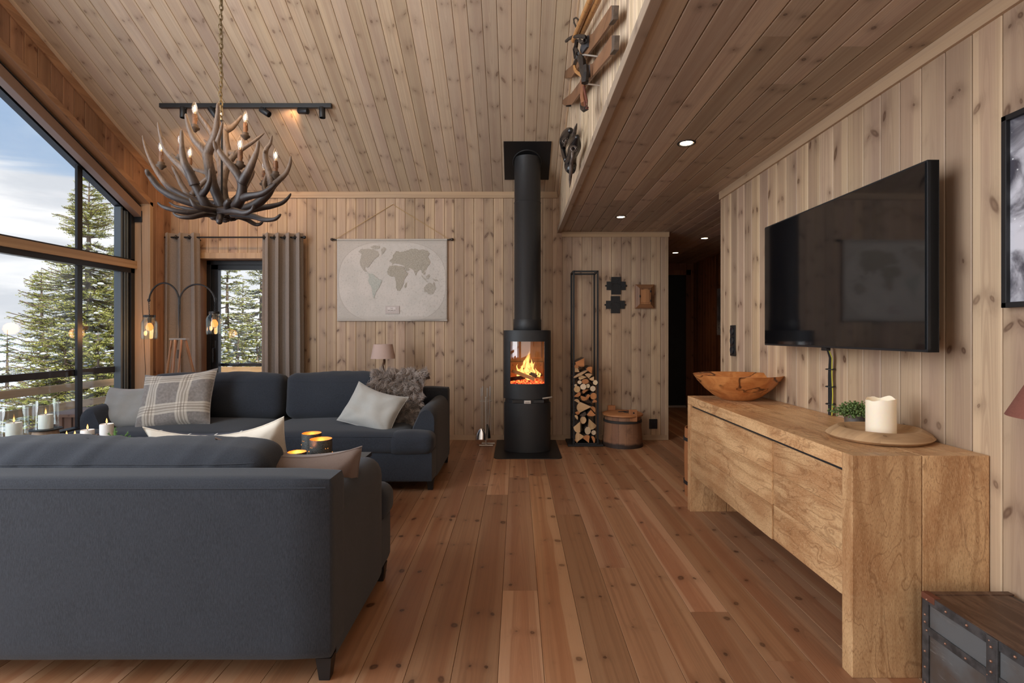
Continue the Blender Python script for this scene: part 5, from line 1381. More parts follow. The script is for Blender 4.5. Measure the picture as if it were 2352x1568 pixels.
# title cartouche
mb = MB(); mb.box(-.075, .082, -.011, -.0085, -mh+.075, -mh+.165, .001); mb.build('cartouche', plain('map_cartouche', srgb(198, 186, 180), .9), mt, False, M=T(0, 0, 0))
mb = MB(); mb.box(-.052, .040, -.0125, -.0105, -mh+.098, -mh+.150, .0005); mb.build('cartouche_field', plain('map_cartouche_light', srgb(222, 212, 206), .9), mt, False)
M_ink = plain('map_ink', srgb(110, 92, 88), .9)
def text(s_, size, loc, rot, mat, parent, name='lettering', ext=.0004, align='CENTER'):
    c_ = D.curves.new(name, 'FONT'); c_.body = s_; c_.size = size; c_.extrude = ext; c_.align_x = align
    to = D.objects.new('tmp', c_); COL.objects.link(to); bpy.context.view_layer.update()
    me_ = D.meshes.new_from_object(to.evaluated_get(bpy.context.evaluated_depsgraph_get())); D.objects.remove(to)
    me_.materials.clear(); me_.materials.append(mat)
    o_ = D.objects.new(name, me_); COL.objects.link(o_); o_.parent = parent; o_.location = loc; o_.rotation_euler = rot; return o_
text('THE', .016, (-.006, -.0132, -mh+.131), (R(90), 0, 0), M_ink, mt)
text('WORLD', .024, (-.006, -.0132, -mh+.104), (R(90), 0, 0), M_ink, mt)
mb = MB(); mb.tube([(-mw/2-.03, -.004, -.008), (mw/2+.03, -.004, -.008)], .007, 12); mb.build('top_rod', M_black, mt)
mb = MB(); mb.tube([(-mw/2+.001, -.004, -.008), (mw/2-.001, -.004, -.008)], .012, 14); mb.build('sleeve', M_cloth, mt)
for s_ in (-1, 1):
    mb = MB(); mb.lathe([(.005, 0), (.011, .004), (.011, .010), (.007, .014), (.014, .024), (.016, .036), (.010, .050), (0, .054)], 16, M=T(s_*(mw/2+.022), -.004, -.004) @ RY(90*s_)); mb.build('finial', plain('bronze_finial%d' % s_, (.06, .045, .035), .35, .6), mt)
mb = MB(); mb.tube([(-mw/2, 0.0, -mh+.0), (mw/2, 0.0, -mh+.0)], .009, 10); mb.build('bottom_rod', M_cloth, mt)
mb = MB(); top_ = (0, .012, 80*kx); mb.tube([(-mw/2-.004, -.004, .006), top_], .003, 6); mb.tube([top_, (mw/2+.006, -.004, .006)], .003, 6); mb.build('cord', plain('twine', srgb(190, 160, 112), .9), mt)
MB().tube([(0, .02, 80*kx+.002), (0, -.002, 80*kx+.002)], .003, 6).build('nail', M_steel, mt)

# ------------------------------------------------------------------ curtains
rz_ = pz(545, 5.68); cy0 = 5.675
t = thing('curtain_rod', 'thin black curtain rod above the glazed door', 'curtain rod', (cp(377, cy0), cy0, rz_)); Lr = cp(697, cy0)-cp(377, cy0)
MB().tube([(0, 0, 0), (Lr, 0, 0)], .009, 12).build('rod', M_black, t)
for x_ in (-.012, Lr+.012): MB().lathe([(.009, -.014), (.016, -.010), (.018, 0), (.016, .010), (.009, .014)], 16, M=T(x_, 0, 0) @ RY(90)).build('finial', M_black, t)
for x_ in (.34, Lr-.10): MB().tube([(x_, 0, 0), (x_, .04, -.012), (x_, .105, -.012)], .006, 8).build('bracket', M_black, t)
def curtain(label, xa, xb, folds, seed, lean=0):
    x0, x1 = cp(xa, cy0), cp(xb, cy0); t = thing('curtain', label, 'curtain', (x0, cy0, .01)); w_ = x1-x0
    zt = rz_+.045-.01; mb = MB(); nx, nz_ = folds*18, 30; rg = random.Random(seed); ph = [rg.uniform(-.25, .25) for _ in range(folds+2)]
    for j in range(nz_+1):
        f = j/nz_
        for i in range(nx+1):
            s_ = i/nx*folds; k = int(min(folds-1, s_)); fr_ = s_-k
            amp = .052*(1-.12*f); wob = .018*noise.noise(Vector((s_*.8+seed, f*1.6, seed)))*f*2
            yy = amp*math.sin(s_*2*math.pi+.3)+wob
            xx = s_/folds*w_ + .020*math.sin(s_*4*math.pi+ph[k])*1.0 + lean*f + .03*f*(s_/folds-.5)
            mb.v.append(Vector((xx, yy, zt*(1-f))))
    for j in range(nz_):
        for i in range(nx): mb.face([j*(nx+1)+i, (j+1)*(nx+1)+i, (j+1)*(nx+1)+i+1, j*(nx+1)+i+1])
    o_ = mb.build('cloth', M_curtain, t, True, 180); md = o_.modifiers.new('s', 'SOLIDIFY'); md.thickness = .004
    mb = MB()
    for k in range(folds*2):
        xx = (k+.42)/(folds*2)*w_; mb.torus((xx, 0, rz_-.01), .020, .004, 18, 6, 'x')
    mb.build('eyelet', M_black, t)
curtain('left taupe linen curtain, beside the window corner', 368, 458, 3, 1.3)
curtain('right taupe linen curtain, covering the right half of the glazed door', 601, 696, 4, 4.1)

# ------------------------------------------------------------------ table lamp behind the sofa
lx, ly = cp(880, 5.3), 5.3
t = thing('side_table', 'small side table hidden behind the far sofa under the lamp', 'table', (lx, ly+.02, 0))
MB().lathe([(0, .53), (.2, .53), (.2, .555), (0, .555)], 32).build('tabletop', M_blackmat, t, True, 50); MB().tube([(0, 0, 0), (0, 0, .53)], .02, 12).build('leg', M_blackmat, t)
MB().lathe([(0, 0), (.15, 0), (.15, .012), (0, .018)], 32).build('foot', M_blackmat, t, True, 50)
t = thing('table_lamp', 'small table lamp with a pinkish shade and a twisted branch foot', 'lamp', (lx, ly, .555))
M_shade, n = new_mat('pink_linen_shade'); q = n.noise(n.coord('Object'), 400, 2); finish(n, n.mix(q, srgb(188, 160, 148), srgb(208, 182, 170)), .9, bump=q, bstr=.1)
z0 = pz(823, 5.3)-.555; z1 = pz(790, 5.3)-.555
mb = MB(); mb.lathe([(.125, z0), (.096, z1), (.094, z1), (.123, z0)], 40); mb.build('lamp_shade', M_shade, t, True, 50)
mb = MB(); mb.tube([(-.09, 0, 0), (-.06, 0, .10), (-.045, .0, .2), (-.01, 0, .28), (.012, 0, .36), (.01, 0, z0+.06)], [.018, .014, .015, .012, .013, .006], 10); mb.tube([(-.02, 0, .15), (-.04, 0, .08), (-.02, .03, 0)], [.012, .012, .014], 8)
mb.tube([(.02, 0, 0), (.0, 0, .12), (-.012, 0, .22), (.0, 0, .32)], [.018, .015, .013, .012], 8); mb.build('branch_foot', plain('brown_branch', srgb(104, 74, 54), .8, var=.4, scale=30, bump=.5), t)

# ------------------------------------------------------------------ tripod lamp with jars
tlx, tly = cp(412, 5.25), 5.25
def lz(y): return pz(y, tly)
t = thing('tripod_lamp', 'wooden tripod lamp with two curved black arms beside the curtain', 'lamp', (tlx, tly, 0))
M_legw = wood('tripod_legs', srgb(164, 122, 86), srgb(128, 88, 58), srgb(84, 48, 28), kthr=.9, rough=.4)
zt_p = lz(778)
MB().box(-.085, .085, -.03, .03, zt_p-.012, zt_p+.008, .003).build('head_plate', plain('grey_cast_metal', (.22, .21, .19), .5, .4), t, False)
mb = MB()
for q in range(3):
    a = R(-90+120*q+12); c0 = Vector((math.cos(a)*.06, math.sin(a)*.035, zt_p-.01)); c1 = Vector((math.cos(a)*.31, math.sin(a)*.27, .02))
    sd = Vector((-math.sin(a), math.cos(a), 0))
    lg_ = MB(); lg_.tube([c0+sd*.028, c0+(c1-c0)*.55+sd*.020, c1+sd*.004], [.010, .0105, .009], 8); lg_.tube([c0-sd*.028, c0+(c1-c0)*.55-sd*.020, c1-sd*.004], [.010, .0105, .009], 8)
    lg_.build('leg', M_legw, t)
    MB().tube([c0+(c1-c0)*.5, c0+(c1-c0)*.56], .02, 10).build('leg_clamp', plain('green_grey_metal%d' % q, (.12, .12, .10), .6), t)
    MB().tube([c1, c1-Vector((0, 0, .02))+(c1-c0)*.01], [.012, .006], 8).build('leg_tip', M_blackmat, t)
zj = lz(700)
MB().tube([(0, 0, zt_p), (0, 0, zj)], .011, 12).build('post', M_black, t)
MB().box(-.016, .016, -.016, .016, zt_p-.2, zt_p-.11, .005).build('counterweight', plain('lead_grey', (.08, .08, .075), .7), t)
def arm(s_, xe, ytop, yend):
    dx = (xe-412)/F*tly; pts = [(0, 0, zj-.06), (s_*.004, 0, zj+.02)]
    zt__ = lz(ytop); ze = lz(yend); w_ = abs(dx)
    for k in range(1, 15):
        a = math.pi*(1-k/15); pts.append((s_*(w_/2+w_/2*math.cos(a)*1.0), 0, (zj+.02)+(zt__-zj-.02)*math.sin(a)))
    pts += [(dx, 0, zj+.03), (dx, 0, ze)]
    mb = MB(); mb.tube(spline([tuple(p) for p in pts], 3), .0085, 10); mb.build('arm', M_black, t)
    mb = MB(); mb.torus((dx, 0, ze-.014), .014, .003, 16, 6, 'y'); mb.build('ring', M_black, t)
    return dx, ze
for s_, xe, yt_, yend, jx, jt, jb in ((-1, 342, 650, 686, 343.5, 726, 779), (1, 494, 653, 683, 492.5, 718, 768)):
    dx, ze = arm(s_, xe, yt_, yend)
    jz1 = lz(jt); jz0 = lz(jb); jx_ = (jx-412)/F*tly
    mb = MB(); n_l = 7
    for k in range(n_l):
        zz0 = ze-.028-(ze-.028-jz1)*(k+.5)/n_l; xx0 = dx+(jx_-dx)*k/n_l; mb.torus((xx0, 0, zz0), .010, .0022, 12, 5, 'y' if k % 2 else 'x', (.6, 1.35) if k % 2 else (.6, 1.35))
    mb.build('chain', M_black, t)
    jt_ = thing('jar_shade', None, None)
    D.objects.remove(jt_)
    h_ = jz1-jz0; rj = .074
    mb = MB(); mb.lathe([(rj-.006, 0), (rj, .012), (rj+.001, h_*.3), (rj, h_*.72), (rj-.012, h_*.84), (rj-.026, h_*.90), (rj-.026, h_-.01), (rj-.029, h_-.01), (rj-.029, h_*.9), (rj-.015, h_*.83), (rj-.004, h_*.7), (rj-.003, .02), (rj-.009, .004)], 36, c=(jx_, 0, jz0)); jo = mb.build('jar', M_jar, t, True, 60)
    mb = MB(); mb.lathe([(0, h_-.012), (.052, h_-.012), (.054, h_-.006), (.052, h_+.012), (0, h_+.014)], 28, c=(jx_, 0, jz0)); mb.build('lid', M_black, t, True, 50)
    mb = MB(); mb.lathe([(.016, h_-.012), (.018, h_-.03), (.016, h_-.07), (.0, h_-.07)], 20, c=(jx_, 0, jz0)); mb.build('socket', M_blackmat, t, True, 50)
    mb = MB(); mb.lathe([(0, -.078), (.016, -.076), (.030, -.062), (.034, -.045), (.030, -.026), (.018, -.008), (.013, 0)], 28, c=(jx_, 0, jz0+h_-.07)); mb.build('bulb', M_bulbo, t, True, 180) if False else mb.build('bulb', emit('amber_bulb%d' % s_, (1.0, .27, .06), 2.2), t, True, 180)
    mb = MB(); mb.ball((jx_, 0, jz0+h_-.07-.045), .010, 12, 8, (1, 1, 1.6)); 
    pl_ = D.lights.new('jar_glow', 'POINT'); pl_.energy = 3.2; pl_.color = (1, .42, .14); pl_.shadow_soft_size = .06
    o_ = D.objects.new('jar_glow', pl_); COL.objects.link(o_); o_.location = (tlx+jx_, tly-.085, jz0+.06)
# ------------------------------------------------------------------ antler chandelier
YC = 3.2
c0_ = P(507, 505, YC)
ch = thing('antler_chandelier', 'big dark antler chandelier hanging on a brass chain', 'chandelier', c0_)
def az(zx, zy, d=0): return P(280+zx/4.356, 200+zy/4.356, YC+d)-c0_
M_ant, n = new_mat('dark_antler'); co = n.coord('Object'); q = n.noise(co, 9, 5, .6); s3 = n.sep(co)
q2 = n.noise(n.mapv(co, sc=(1, 1, .25)), 110, 4, .6); hgt = n.add(n.mul(n.step(s3[2], .02, .42), .75), n.mul(n.sub(q, .5), 1.1))
c = n.mix(n.step(hgt, .15, .75), srgb(44, 33, 29), srgb(122, 102, 86)); c = n.mix(n.mul(n.step(q2, .45, .7), .55), c, srgb(58, 42, 34))
finish(n, c, .48, bump=q2, bstr=.5, bdist=.002)
def antler(*beams):
    mb = MB(); rg = random.Random(int(beams[0][0][0]))
    for bm_ in beams:
        r0, r1, dd = bm_[-1]; pts = [az(p[0], p[1], p[2] if len(p) > 2 else dd) for p in bm_[:-1]]
        sp_ = spline([tuple(p) for p in pts], 7); m = len(sp_); k = 3.2/F/4.356
        rad = []
        for i in range(m):
            f = i/(m-1); rr = r0+(r1-r0)*f**1.25
            rr *= 1+.07*noise.noise(Vector(sp_[i])*22)
            if f > .90: rr *= max(.10, math.sqrt(max(0, 1-((f-.90)/.105)**2)))
            rad.append(rr*k)
        mb.tube(sp_, rad, 12)
    return mb.build('antler', M_ant, ch, True, 180)
# beams are listed root to tip; the last triple is (root radius, tip radius, depth)
antler([(940,1245,-.02),(760,1180,-.08),(540,1105,-.12),(380,1010,-.14),(290,900,-.16),(255,850,-.18),(250,820,-.18),(42,15,0)], [(640,1150,-.1),(540,1120,-.02),(440,1080,.0),(330,970,.02),(22,8,0)])
antler([(930,1230,.0),(780,1180,.04),(620,1090,.06),(470,1000,.08),(380,890,.10),(300,760,.12),(240,620,.13),(205,480,.13),(38,9,0)])
antler([(960,1240,-.05),(860,1190,-.12),(780,1070,-.16),(700,930,-.18),(620,820,-.18),(520,730,-.16),(430,620,-.15),(385,480,-.14),(358,348,-.14),(46,10,0)],
       [(730,980,-.18),(680,860,-.2),(620,740,-.22),(600,600,-.22),(598,420,-.22),(46,12,0)],
       [(800,1075,-.16),(850,1010,-.2),(880,920,-.22),(878,815,-.22),(34,10,0)])
antler([(1000,1200,.0),(950,1080,-.02),(905,950,-.05),(880,830,-.07),(860,720,-.08),(850,640,-.08),(46,44,0)],
       [(850,660,-.08),(800,600,-.09),(730,530,-.10),(680,430,-.10),(650,330,-.10),(638,265,-.10),(40,10,0)],
       [(855,670,-.08),(890,580,-.10),(930,480,-.12),(950,360,-.12),(960,250,-.12),(960,155,-.12),(44,11,0)],
       [(865,860,-.06),(800,840,.0),(730,820,.04),(670,780,.08),(26,12,0)])
antler([(1110,1230,-.10),(1170,1150,-.16),(1200,1050,-.18),(1195,940,-.20),(1120,820,-.22),(1040,730,-.24),(975,640,-.25),(955,560,-.25),(985,450,-.26),(1010,345,-.26),(50,11,0)],
       [(960,640,-.25),(930,590,-.27),(920,535,-.27),(22,7,0)],
       [(1200,960,-.20),(1260,850,-.22),(1310,740,-.23),(1350,640,-.23),(1370,535,-.23),(44,10,0)],
       [(1180,1120,-.16),(1270,1090,-.2),(1400,1065,-.22),(1490,1010,-.23),(1545,958,-.23),(40,10,0)])
antler([(1100,1260,-.02),(1250,1215,.0),(1360,1160,.0),(1450,1080,.0),(1510,990,.0),(1570,930,.0),(1640,860,.0),(1680,770,.0),(1690,685,.0),(50,11,0)],
       [(1505,990,.0),(1490,900,.02),(1450,790,.03),(1432,690,.03),(1445,620,.03),(1485,560,.03),(1502,480,.03),(42,9,0)],
       [(1450,1080,.0),(1420,990,.06),(1440,900,.08),(1480,800,.10),(22,9,0)],
       [(1440,640,.03),(1425,650,.0),(1430,632,.0),(14,8,0)])
antler([(1040,1210,.05),(1010,1060,.08),(1010,930,.10),(1050,800,.12),(1110,700,.13),(1200,620,.14),(1310,550,.14),(1425,460,.14),(52,10,0)],
       [(1150,670,.13),(1100,660,.16),(1050,640,.18),(40,20,0)])
antler([(1000,1190,.1),(985,1000,.14),(1030,800,.16),(1060,680,.17),(1040,560,.17),(1030,450,.17),(1050,400,.17),(46,30,0)],
       [(1040,430,.17),(1100,400,.18),(1150,350,.18),(1205,282,.18),(36,10,0)])
antler([(1010,900,.18),(980,740,.22),(930,600,.24),(900,470,.25),(850,380,.25),(790,300,.25),(760,240,.25),(40,10,0)],
       [(950,650,.23),(890,590,.24),(820,525,.24),(22,8,0)])
antler([(960,1180,.12),(800,1150,.2),(690,1100,.24),(600,980,.26),(550,880,.26),(500,785,.26),(42,12,0)], [(700,1080,.24),(780,980,.26),(880,890,.26),(950,840,.26),(34,14,0)], [(640,820,.26),(560,730,.26),(490,660,.26),(24,9,0)])
antler([(1080,1180,.12),(1180,1080,.2),(1250,960,.24),(1300,880,.25),(1315,825,.25),(38,14,0)], [(1250,960,.24),(1275,800,.25),(1272,670,.25),(22,8,0)])
for pts in ([(900,1260,-.05),(760,1255,-.15),(600,1248,-.2),(480,1220,-.22),(400,1190,-.22),(357,1152,-.22),(32,9,0)],
            [(880,1270,.05),(760,1240,.12),(640,1210,.16),(540,1190,.16),(470,1150,.16),(26,8,0)],
            [(940,1275,-.08),(820,1275,-.18),(700,1300,-.24),(600,1300,-.26),(540,1280,-.26),(512,1250,-.26),(28,9,0)],
            [(1200,1250,.05),(1380,1210,.12),(1500,1190,.14),(1600,1160,.15),(1660,1110,.15),(1692,1062,.15),(34,9,0)],
            [(1100,1270,-.06),(1300,1290,-.12),(1420,1325,-.16),(1530,1320,-.18),(1592,1268,-.18),(34,10,0)],
            [(1150,1290,-.02),(1240,1320,.05),(1330,1370,.08),(1380,1370,.08),(1412,1342,.08),(28,10,0)],
            [(980,1240,-.16),(1120,1240,-.26),(1230,1258,-.30),(1300,1230,-.32),(1318,1178,-.32),(36,10,0)],
            [(1060,1220,-.2),(1050,1170,-.28),(1080,1130,-.30),(34,22,0)],
            [(930,1240,-.14),(830,1220,-.24),(740,1190,-.28),(700,1140,-.29),(678,1108,-.29),(32,9,0)],
            [(1000,1260,-.1),(980,1310,-.22),(975,1350,-.30),(34,26,0)]):
    antler(pts)
mb = MB(); rg = random.Random(9); kz = 3.2/F/4.356
mb.lathe([(0, -.04), (.05, -.035), (.085, -.015), (.09, .01), (.06, .03), (.03, .04), (0, .042)], 24, c=az(1000, 1265))
for k in range(70):
    a = rg.uniform(0, 6.28); el = rg.uniform(-1.2, .2); p = az(1000, 1265)+Vector((math.cos(a)*math.cos(el)*.088, math.sin(a)*math.cos(el)*.088, math.sin(el)*.042))
    mb.ball(p, rg.uniform(.006, .014), 7, 5, (1.4, 1, .8))
mb.build('burr_hub', M_ant, ch, True, 60)
mb = MB(); mb.tube([az(1000, 1240), az(1000, 330)], .006, 8); mb.build('centre_stem', M_blackmat, ch)
M_bulb = glass('bulb_glass', (1, .97, .92), 1.6, .05); M_fil = emit('glowing_filament', (1.0, .62, .28), 12)
M_slv = plain('wax_brown_sleeve', srgb(122, 84, 56), .6, var=.3, scale=50)
M_cup2 = plain('bronze_cup', (.10, .065, .042), .6, .1)
for zx, zy, d, hide in ((728, 400, .02, 0), (1235, 480, .16, 0), (1183, 770, -.20, 0), (1538, 870, .0, 0), (393, 775, .08, 0), (585, 700, .12, 0), (680, 830, .22, 0), (1425, 960, .14, 0), (985, 470, .22, 0)):
    p = az(zx, zy, d); b_ = thing('tmp', None, None); D.objects.remove(b_)
    mb = MB(); mb.lathe([(0, -.034), (.010, -.030), (.016, -.02), (.028, -.012), (.029, -.004), (.020, .0), (.020, .014), (.0, .014)], 20, c=p); mb.build('candle_cup', M_cup2, ch, True, 60)
    mb = MB(); mb.lathe([(0, .01), (.0125, .01), (.0125, .078), (.0105, .082), (0, .082)], 18, c=p)
    for k in range(5):
        a = rg.uniform(0, 6.28); mb.tube([p+Vector((math.cos(a)*.0125, math.sin(a)*.0125, .078)), p+Vector((math.cos(a)*.0135, math.sin(a)*.0135, rg.uniform(.03, .06)))], [.002, .003], 5)
    mb.build('candle_sleeve', M_slv, ch, True, 60)
    mb = MB(); mb.lathe([(.009, .080), (.012, .088), (.0175, .104), (.0185, .114), (.016, .132), (.010, .150), (.004, .163), (0, .166)], 20, c=p); bo = mb.build('bulb', M_bulb, ch, True, 180)
    mb = MB()
    for k in (-1, 0, 1): mb.tube([p+Vector((k*.003, 0, .098)), p+Vector((k*.0052, 0, .120)), p+Vector((k*.002, 0, .138))], .0011, 5)
    mb.build('filament', M_fil, bo)
pl_ = D.lights.new('chandelier_glow', 'POINT'); pl_.energy = 9; pl_.color = (1, .66, .36); pl_.shadow_soft_size = .3
o_ = D.objects.new('chandelier_glow', pl_); COL.objects.link(o_); o_.location = c0_+Vector((0, 0, .75))
# chain up to the ceiling
mb = MB(); zbot = az(1000, 330).z; ztop = zc(YC)-c0_.z; L_ = .030; nlk = int((ztop-zbot)/L_)
for k in range(nlk+1):
    zz0 = zbot+.012+k*L_; wig = .003*math.sin(k*.9); pts = []
    for i in range(14):
        a = 2*math.pi*i/14; u_, w_ = .0105*math.cos(a), .021*math.sin(a); tilt = R(20 if k % 2 else 100)
        pts.append((wig+u_*math.cos(tilt), u_*math.sin(tilt), zz0+w_))
    mb.tube(pts, .0028, 6, closed=True)
mb.build('chain', M_brass, ch)
mb = MB(); mb.tube([(.004+.004*math.sin(k*1.1), .006, zbot+(ztop-zbot)*k/40) for k in range(41)], .0022, 6); mb.build('supply_cord', M_brass, ch)
MB().lathe([(0, -.03), (.03, -.028), (.055, 0), (.055, .06)], 24, c=(0, 0, ztop-.02)).build('canopy', M_brass, ch)

# ------------------------------------------------------------------ track light
YT = 4.738; ztr = zc(YT)-.008; xa, xb = cp(368, YT), cp(762, YT)
t = thing('track_light', 'black ceiling track with five small black spotlights', 'track light', (xa, YT, ztr)); Lt = xb-xa; sl_ = -th_
mb = MB(); mb.box(0, Lt, -.018, .018, -.034, .004, .002); mb.build('track', M_black, t, False, M=RX(0))
mb = MB(); mb.box(.03, Lt-.03, -.006, .006, -.0345, -.030); mb.build('track_slot', M_frame, t, False)
def head(px, dx, dz, dy, glow=False):
    x_ = cp(px, YT)-xa; d = Vector((dx, dy, dz)).normalized(); p0 = Vector((x_+(.012 if dx else 0), 0, -.062)); Mq = d.to_track_quat('Z', 'Y').to_matrix().to_4x4()
    mb = MB(); mb.lathe([(0, -.035), (.026, -.033), (.028, -.028), (.028, .062), (.026, .064), (.025, .05), (0, .048)], 28, M=T(*p0) @ Mq); h_ = mb.build('spot_head', M_black, t, True, 50)
    mb = MB(); mb.box(x_-.022, x_+.03, -.012, .012, -.046, -.03, .002); mb.tube([(x_, 0, -.045), (x_-.0, 0, -.052), tuple(p0)], .004, 8); mb.build('bracket', M_black, h_)
    if glow:
        mb = MB(); mb.lathe([(0, .050), (.024, .050), (.024, .056), (0, .056)], 24, M=T(*p0) @ Mq); mb.build('lens', emit('warm_lens', (1, .55, .15), 1.5), h_, True, 50)
    return Vector((xa, YT, ztr))+p0, d
for px, dx, dz, dy, gl, e in ((421, 0, -1, .0, 0, 9), (485, .75, -1, .1, 0, 9), (603, 1.2, -.8, -.1, 0, 0), (697, -1, .15, .25, 1, 0), (737, .03, -1, .0, 0, 0)):
    p, d = head(px, dx, dz, dy, gl)
    if e:
        pass
def spot(nm, loc, tgt, en, deg, col=(1, .55, .25), blend=.8):
    l = D.lights.new(nm, 'SPOT'); l.energy = en; l.spot_size = R(deg); l.spot_blend = blend; l.color = col; l.shadow_soft_size = .03
    o = D.objects.new(nm, l); COL.objects.link(o); o.location = loc; o.rotation_euler = (Vector(tgt)-Vector(loc)).to_track_quat('-Z', 'Y').to_euler(); return o
zt5 = zc(5.2)
spot('track_spot_light', (cp(421, YT), YT, ztr-.17), (cp(440, YB), YB, 2.3), 16, 95)
spot('track_spot_light', (cp(495, YT)+.03, YT, ztr-.15), (cp(560, YB), YB, 2.55), 12, 90)
spot('track_spot_light', (cp(697, YT)-.075, YT+.01, ztr-.05), (cp(640, 5.1), 5.1, zc(5.1)), 7, 75)
spot('track_spot_light', (cp(603, YT)+.1, YT, ztr-.15), (cp(720, YB), YB, 2.2), 9, 90)

# ------------------------------------------------------------------ downlights in the lower ceiling
M_dl = emit('downlight_disc', (1.0, .78, .52), 14)
for i, (x_, y_, r_, lab, e) in enumerate(((1.018, 3.08, .043, 'nearest downlight in the lower ceiling', 14), (1.018, 5.03, .043, 'downlight in the lower ceiling just before the wooden wall', 12), (2.25, 6.15, .043, 'upper of the two downlights in the dark hall', 9.0), (2.24, 7.25, .043, 'far downlight at the end of the dark hall', 5.0))):
    t = thing('downlight', 'round recessed '+lab, 'downlight', (x_, y_, ZLOW), 0, 'recessed downlights')
    mb = MB(); mb.lathe([(r_+.012, 0), (r_+.010, -.004), (r_+.001, -.004), (r_, .010), (0, .012)], 36); mb.build('ring', M_black, t, True, 50)
    mb = MB(); mb.lathe([(0, -.0015), (r_*.86, -.0015), (r_*.86, .004), (0, .004)], 32); mb.build('lamp', M_dl, t, True, 50)
    spot('downlight_beam', (x_, y_, ZLOW-.02), (x_, y_, 0), e, 110, (1, .72, .45), 1.0)

# ------------------------------------------------------------------ skis and poles on the loft wall
def Wp(zx, zy, X, ox=1250, oy=0, sc=6.03):
    x = ox+zx/sc; y = oy+zy/sc; Y = F*X/(x-CX); return (Y, CH+(HY-y)/F*Y)
M_ski = wood('old_ski_wood', srgb(138, 98, 68), srgb(108, 72, 48), srgb(70, 44, 30), kthr=.9, wear=.5, rough=.5)
M_skie = plain('dark_ski_edge', srgb(84, 70, 58), .7, var=.3, scale=40)
M_leather = plain('old_dark_leather', (.022, .016, .013), .55, var=.4, scale=50, bump=.3)
def ski(label, pts, plate, straps):
    t = thing('ski', label, 'ski', (LX, Wp(*pts[len(pts)//2], .43)[0], Wp(*pts[len(pts)//2], .43)[1]), 0, None); o_ = t.location
    pw = [Wp(a, b, .432) for a, b in pts]
    mb = MB(); mb.prism([(p[0]-o_.y, p[1]-o_.z) for p in pw], .418-LX, .432-LX, 'yz', .002); mb.build('blade', M_ski, t, False, vaxis='y')
    mb = MB(); tp = pw[:3]; tip = [(p[0]-o_.y, p[1]-o_.z) for p in (Wp(pts[0][0]+22, pts[0][1], .43), Wp(pts[1][0]+4, pts[1][1], .43), Wp(pts[2][0]+2, pts[2][1], .43), Wp(pts[3][0], pts[3][1], .43), Wp(pts[0][0]+22, pts[0][1]+175, .43))]
    mb.prism(tip, .413-LX, .436-LX, 'yz', .002); mb.build('tip_edge', M_skie, t, False)
    mb = MB(); mb.prism([(p[0]-o_.y, p[1]-o_.z) for p in [Wp(a, b, .425) for a, b in plate]], .405-LX, .438-LX, 'yz', .002); mb.build('foot_plate', plain('grey_foot_plate'+label[:5], (.05, .05, .055), .7), t, False)
    mb = MB()
    for y_ in straps: p = Wp(*y_, .42); q_ = Wp(y_[0]+60, y_[1]-6, .42); mb.tube([(.398-LX, p[0]-o_.y, p[1]-o_.z), (.398-LX, q_[0]-o_.y, q_[1]-o_.z), (-.0, q_[0]-o_.y, q_[1]-o_.z-.01)], .005, 6)
    mb.build('wire', M_steel, t)
    for s_ in (0,): MB().box(-.045, .0, -.008, .008, -.008, .008).build('wall_peg', M_blackmat, t, False)
ski('upper old wooden ski with a squared tip on the loft wall', [(965,75),(1015,75),(1003,270),(940,350),(800,540),(660,720),(560,850),(440,1020),(400,1075),(300,1085),(250,1050),(275,1015),(400,910),(500,780),(560,610),(640,490),(700,465),(770,360)], [(640,490),(635,650),(560,745),(535,700),(560,590)], [(560,765)])
ski('lower old wooden ski with a squared tip on the loft wall', [(965,490),(1025,490),(1015,690),(960,760),(800,940),(650,1120),(560,1240),(410,1445),(300,1460),(250,1420),(275,1385),(400,1290),(520,1130),(590,960),(640,895),(700,878),(830,710)], [(650,895),(650,1060),(590,1130),(575,1040),(590,960)], [(575,1165)])
M_bamboo, n = new_mat('bamboo'); uv = n.sep(n.coord('UV')); q = n.noise(n.vec(n.mul(uv[0], 60), n.mul(uv[1], 4), 0), 1, 3); nd = n.step(n.m('ABSOLUTE', n.sub(n.m('FRACT', n.mul(uv[1], 7.0)), .5)), .46, .49)
c = n.mix(q, srgb(206, 152, 92), srgb(168, 112, 62)); c = n.mix(n.mul(nd, .7), c, srgb(96, 60, 34)); finish(n, c, .4)
def V3(zx, zy, X): a, b = Wp(zx, zy, X); return Vector((X, a, b))
def pole(label, za, zb, X):
    p0 = V3(*za, X); p1 = V3(*zb, X); d = (p1-p0); p1 = p0+d*1.35
    t = thing('ski_pole', label, 'ski pole', p0); MB().tube([(0, 0, 0), tuple((p1-p0)*.33), tuple((p1-p0)*.66), tuple(p1-p0)], [.017, .018, .018, .017], 12).build('bamboo_shaft', M_bamboo, t)
    return t, p0
tpo, p0_ = pole('left bamboo ski pole with a dark strap, above the skis', (405, 560), (640, 0), .395)
def strap(name, pts, r_, X, par, org, mat=M_leather):
    return MB().tube([tuple(V3(a, b, X)-org) for a, b in pts], r_, 6).build(name, mat, par)
strap('wrist_loop', [(480,320),(470,270),(440,245),(410,262),(412,310),(440,370),(455,390)], .006, .40, tpo, p0_)
strap('basket_ring', [(305,570),(345,535),(400,510),(480,500),(560,510),(565,560),(520,590),(490,560)], .012, .39, tpo, p0_)
tp2, p1_ = pole('right bamboo ski pole, beside the first', (515, 480), (745, 0), .43)
t = thing('ski_binding', 'bundle of old leather binding straps and cords hanging over the skis', 'strap', V3(560, 900, .40)); o_ = t.location.copy()
strap('leather_strap', [(450,560),(440,640),(420,680),(430,760),(440,800)], .014, .385, t, o_)
strap('leather_strap', [(440,680),(465,740),(460,800),(430,860),(420,900)], .012, .380, t, o_)
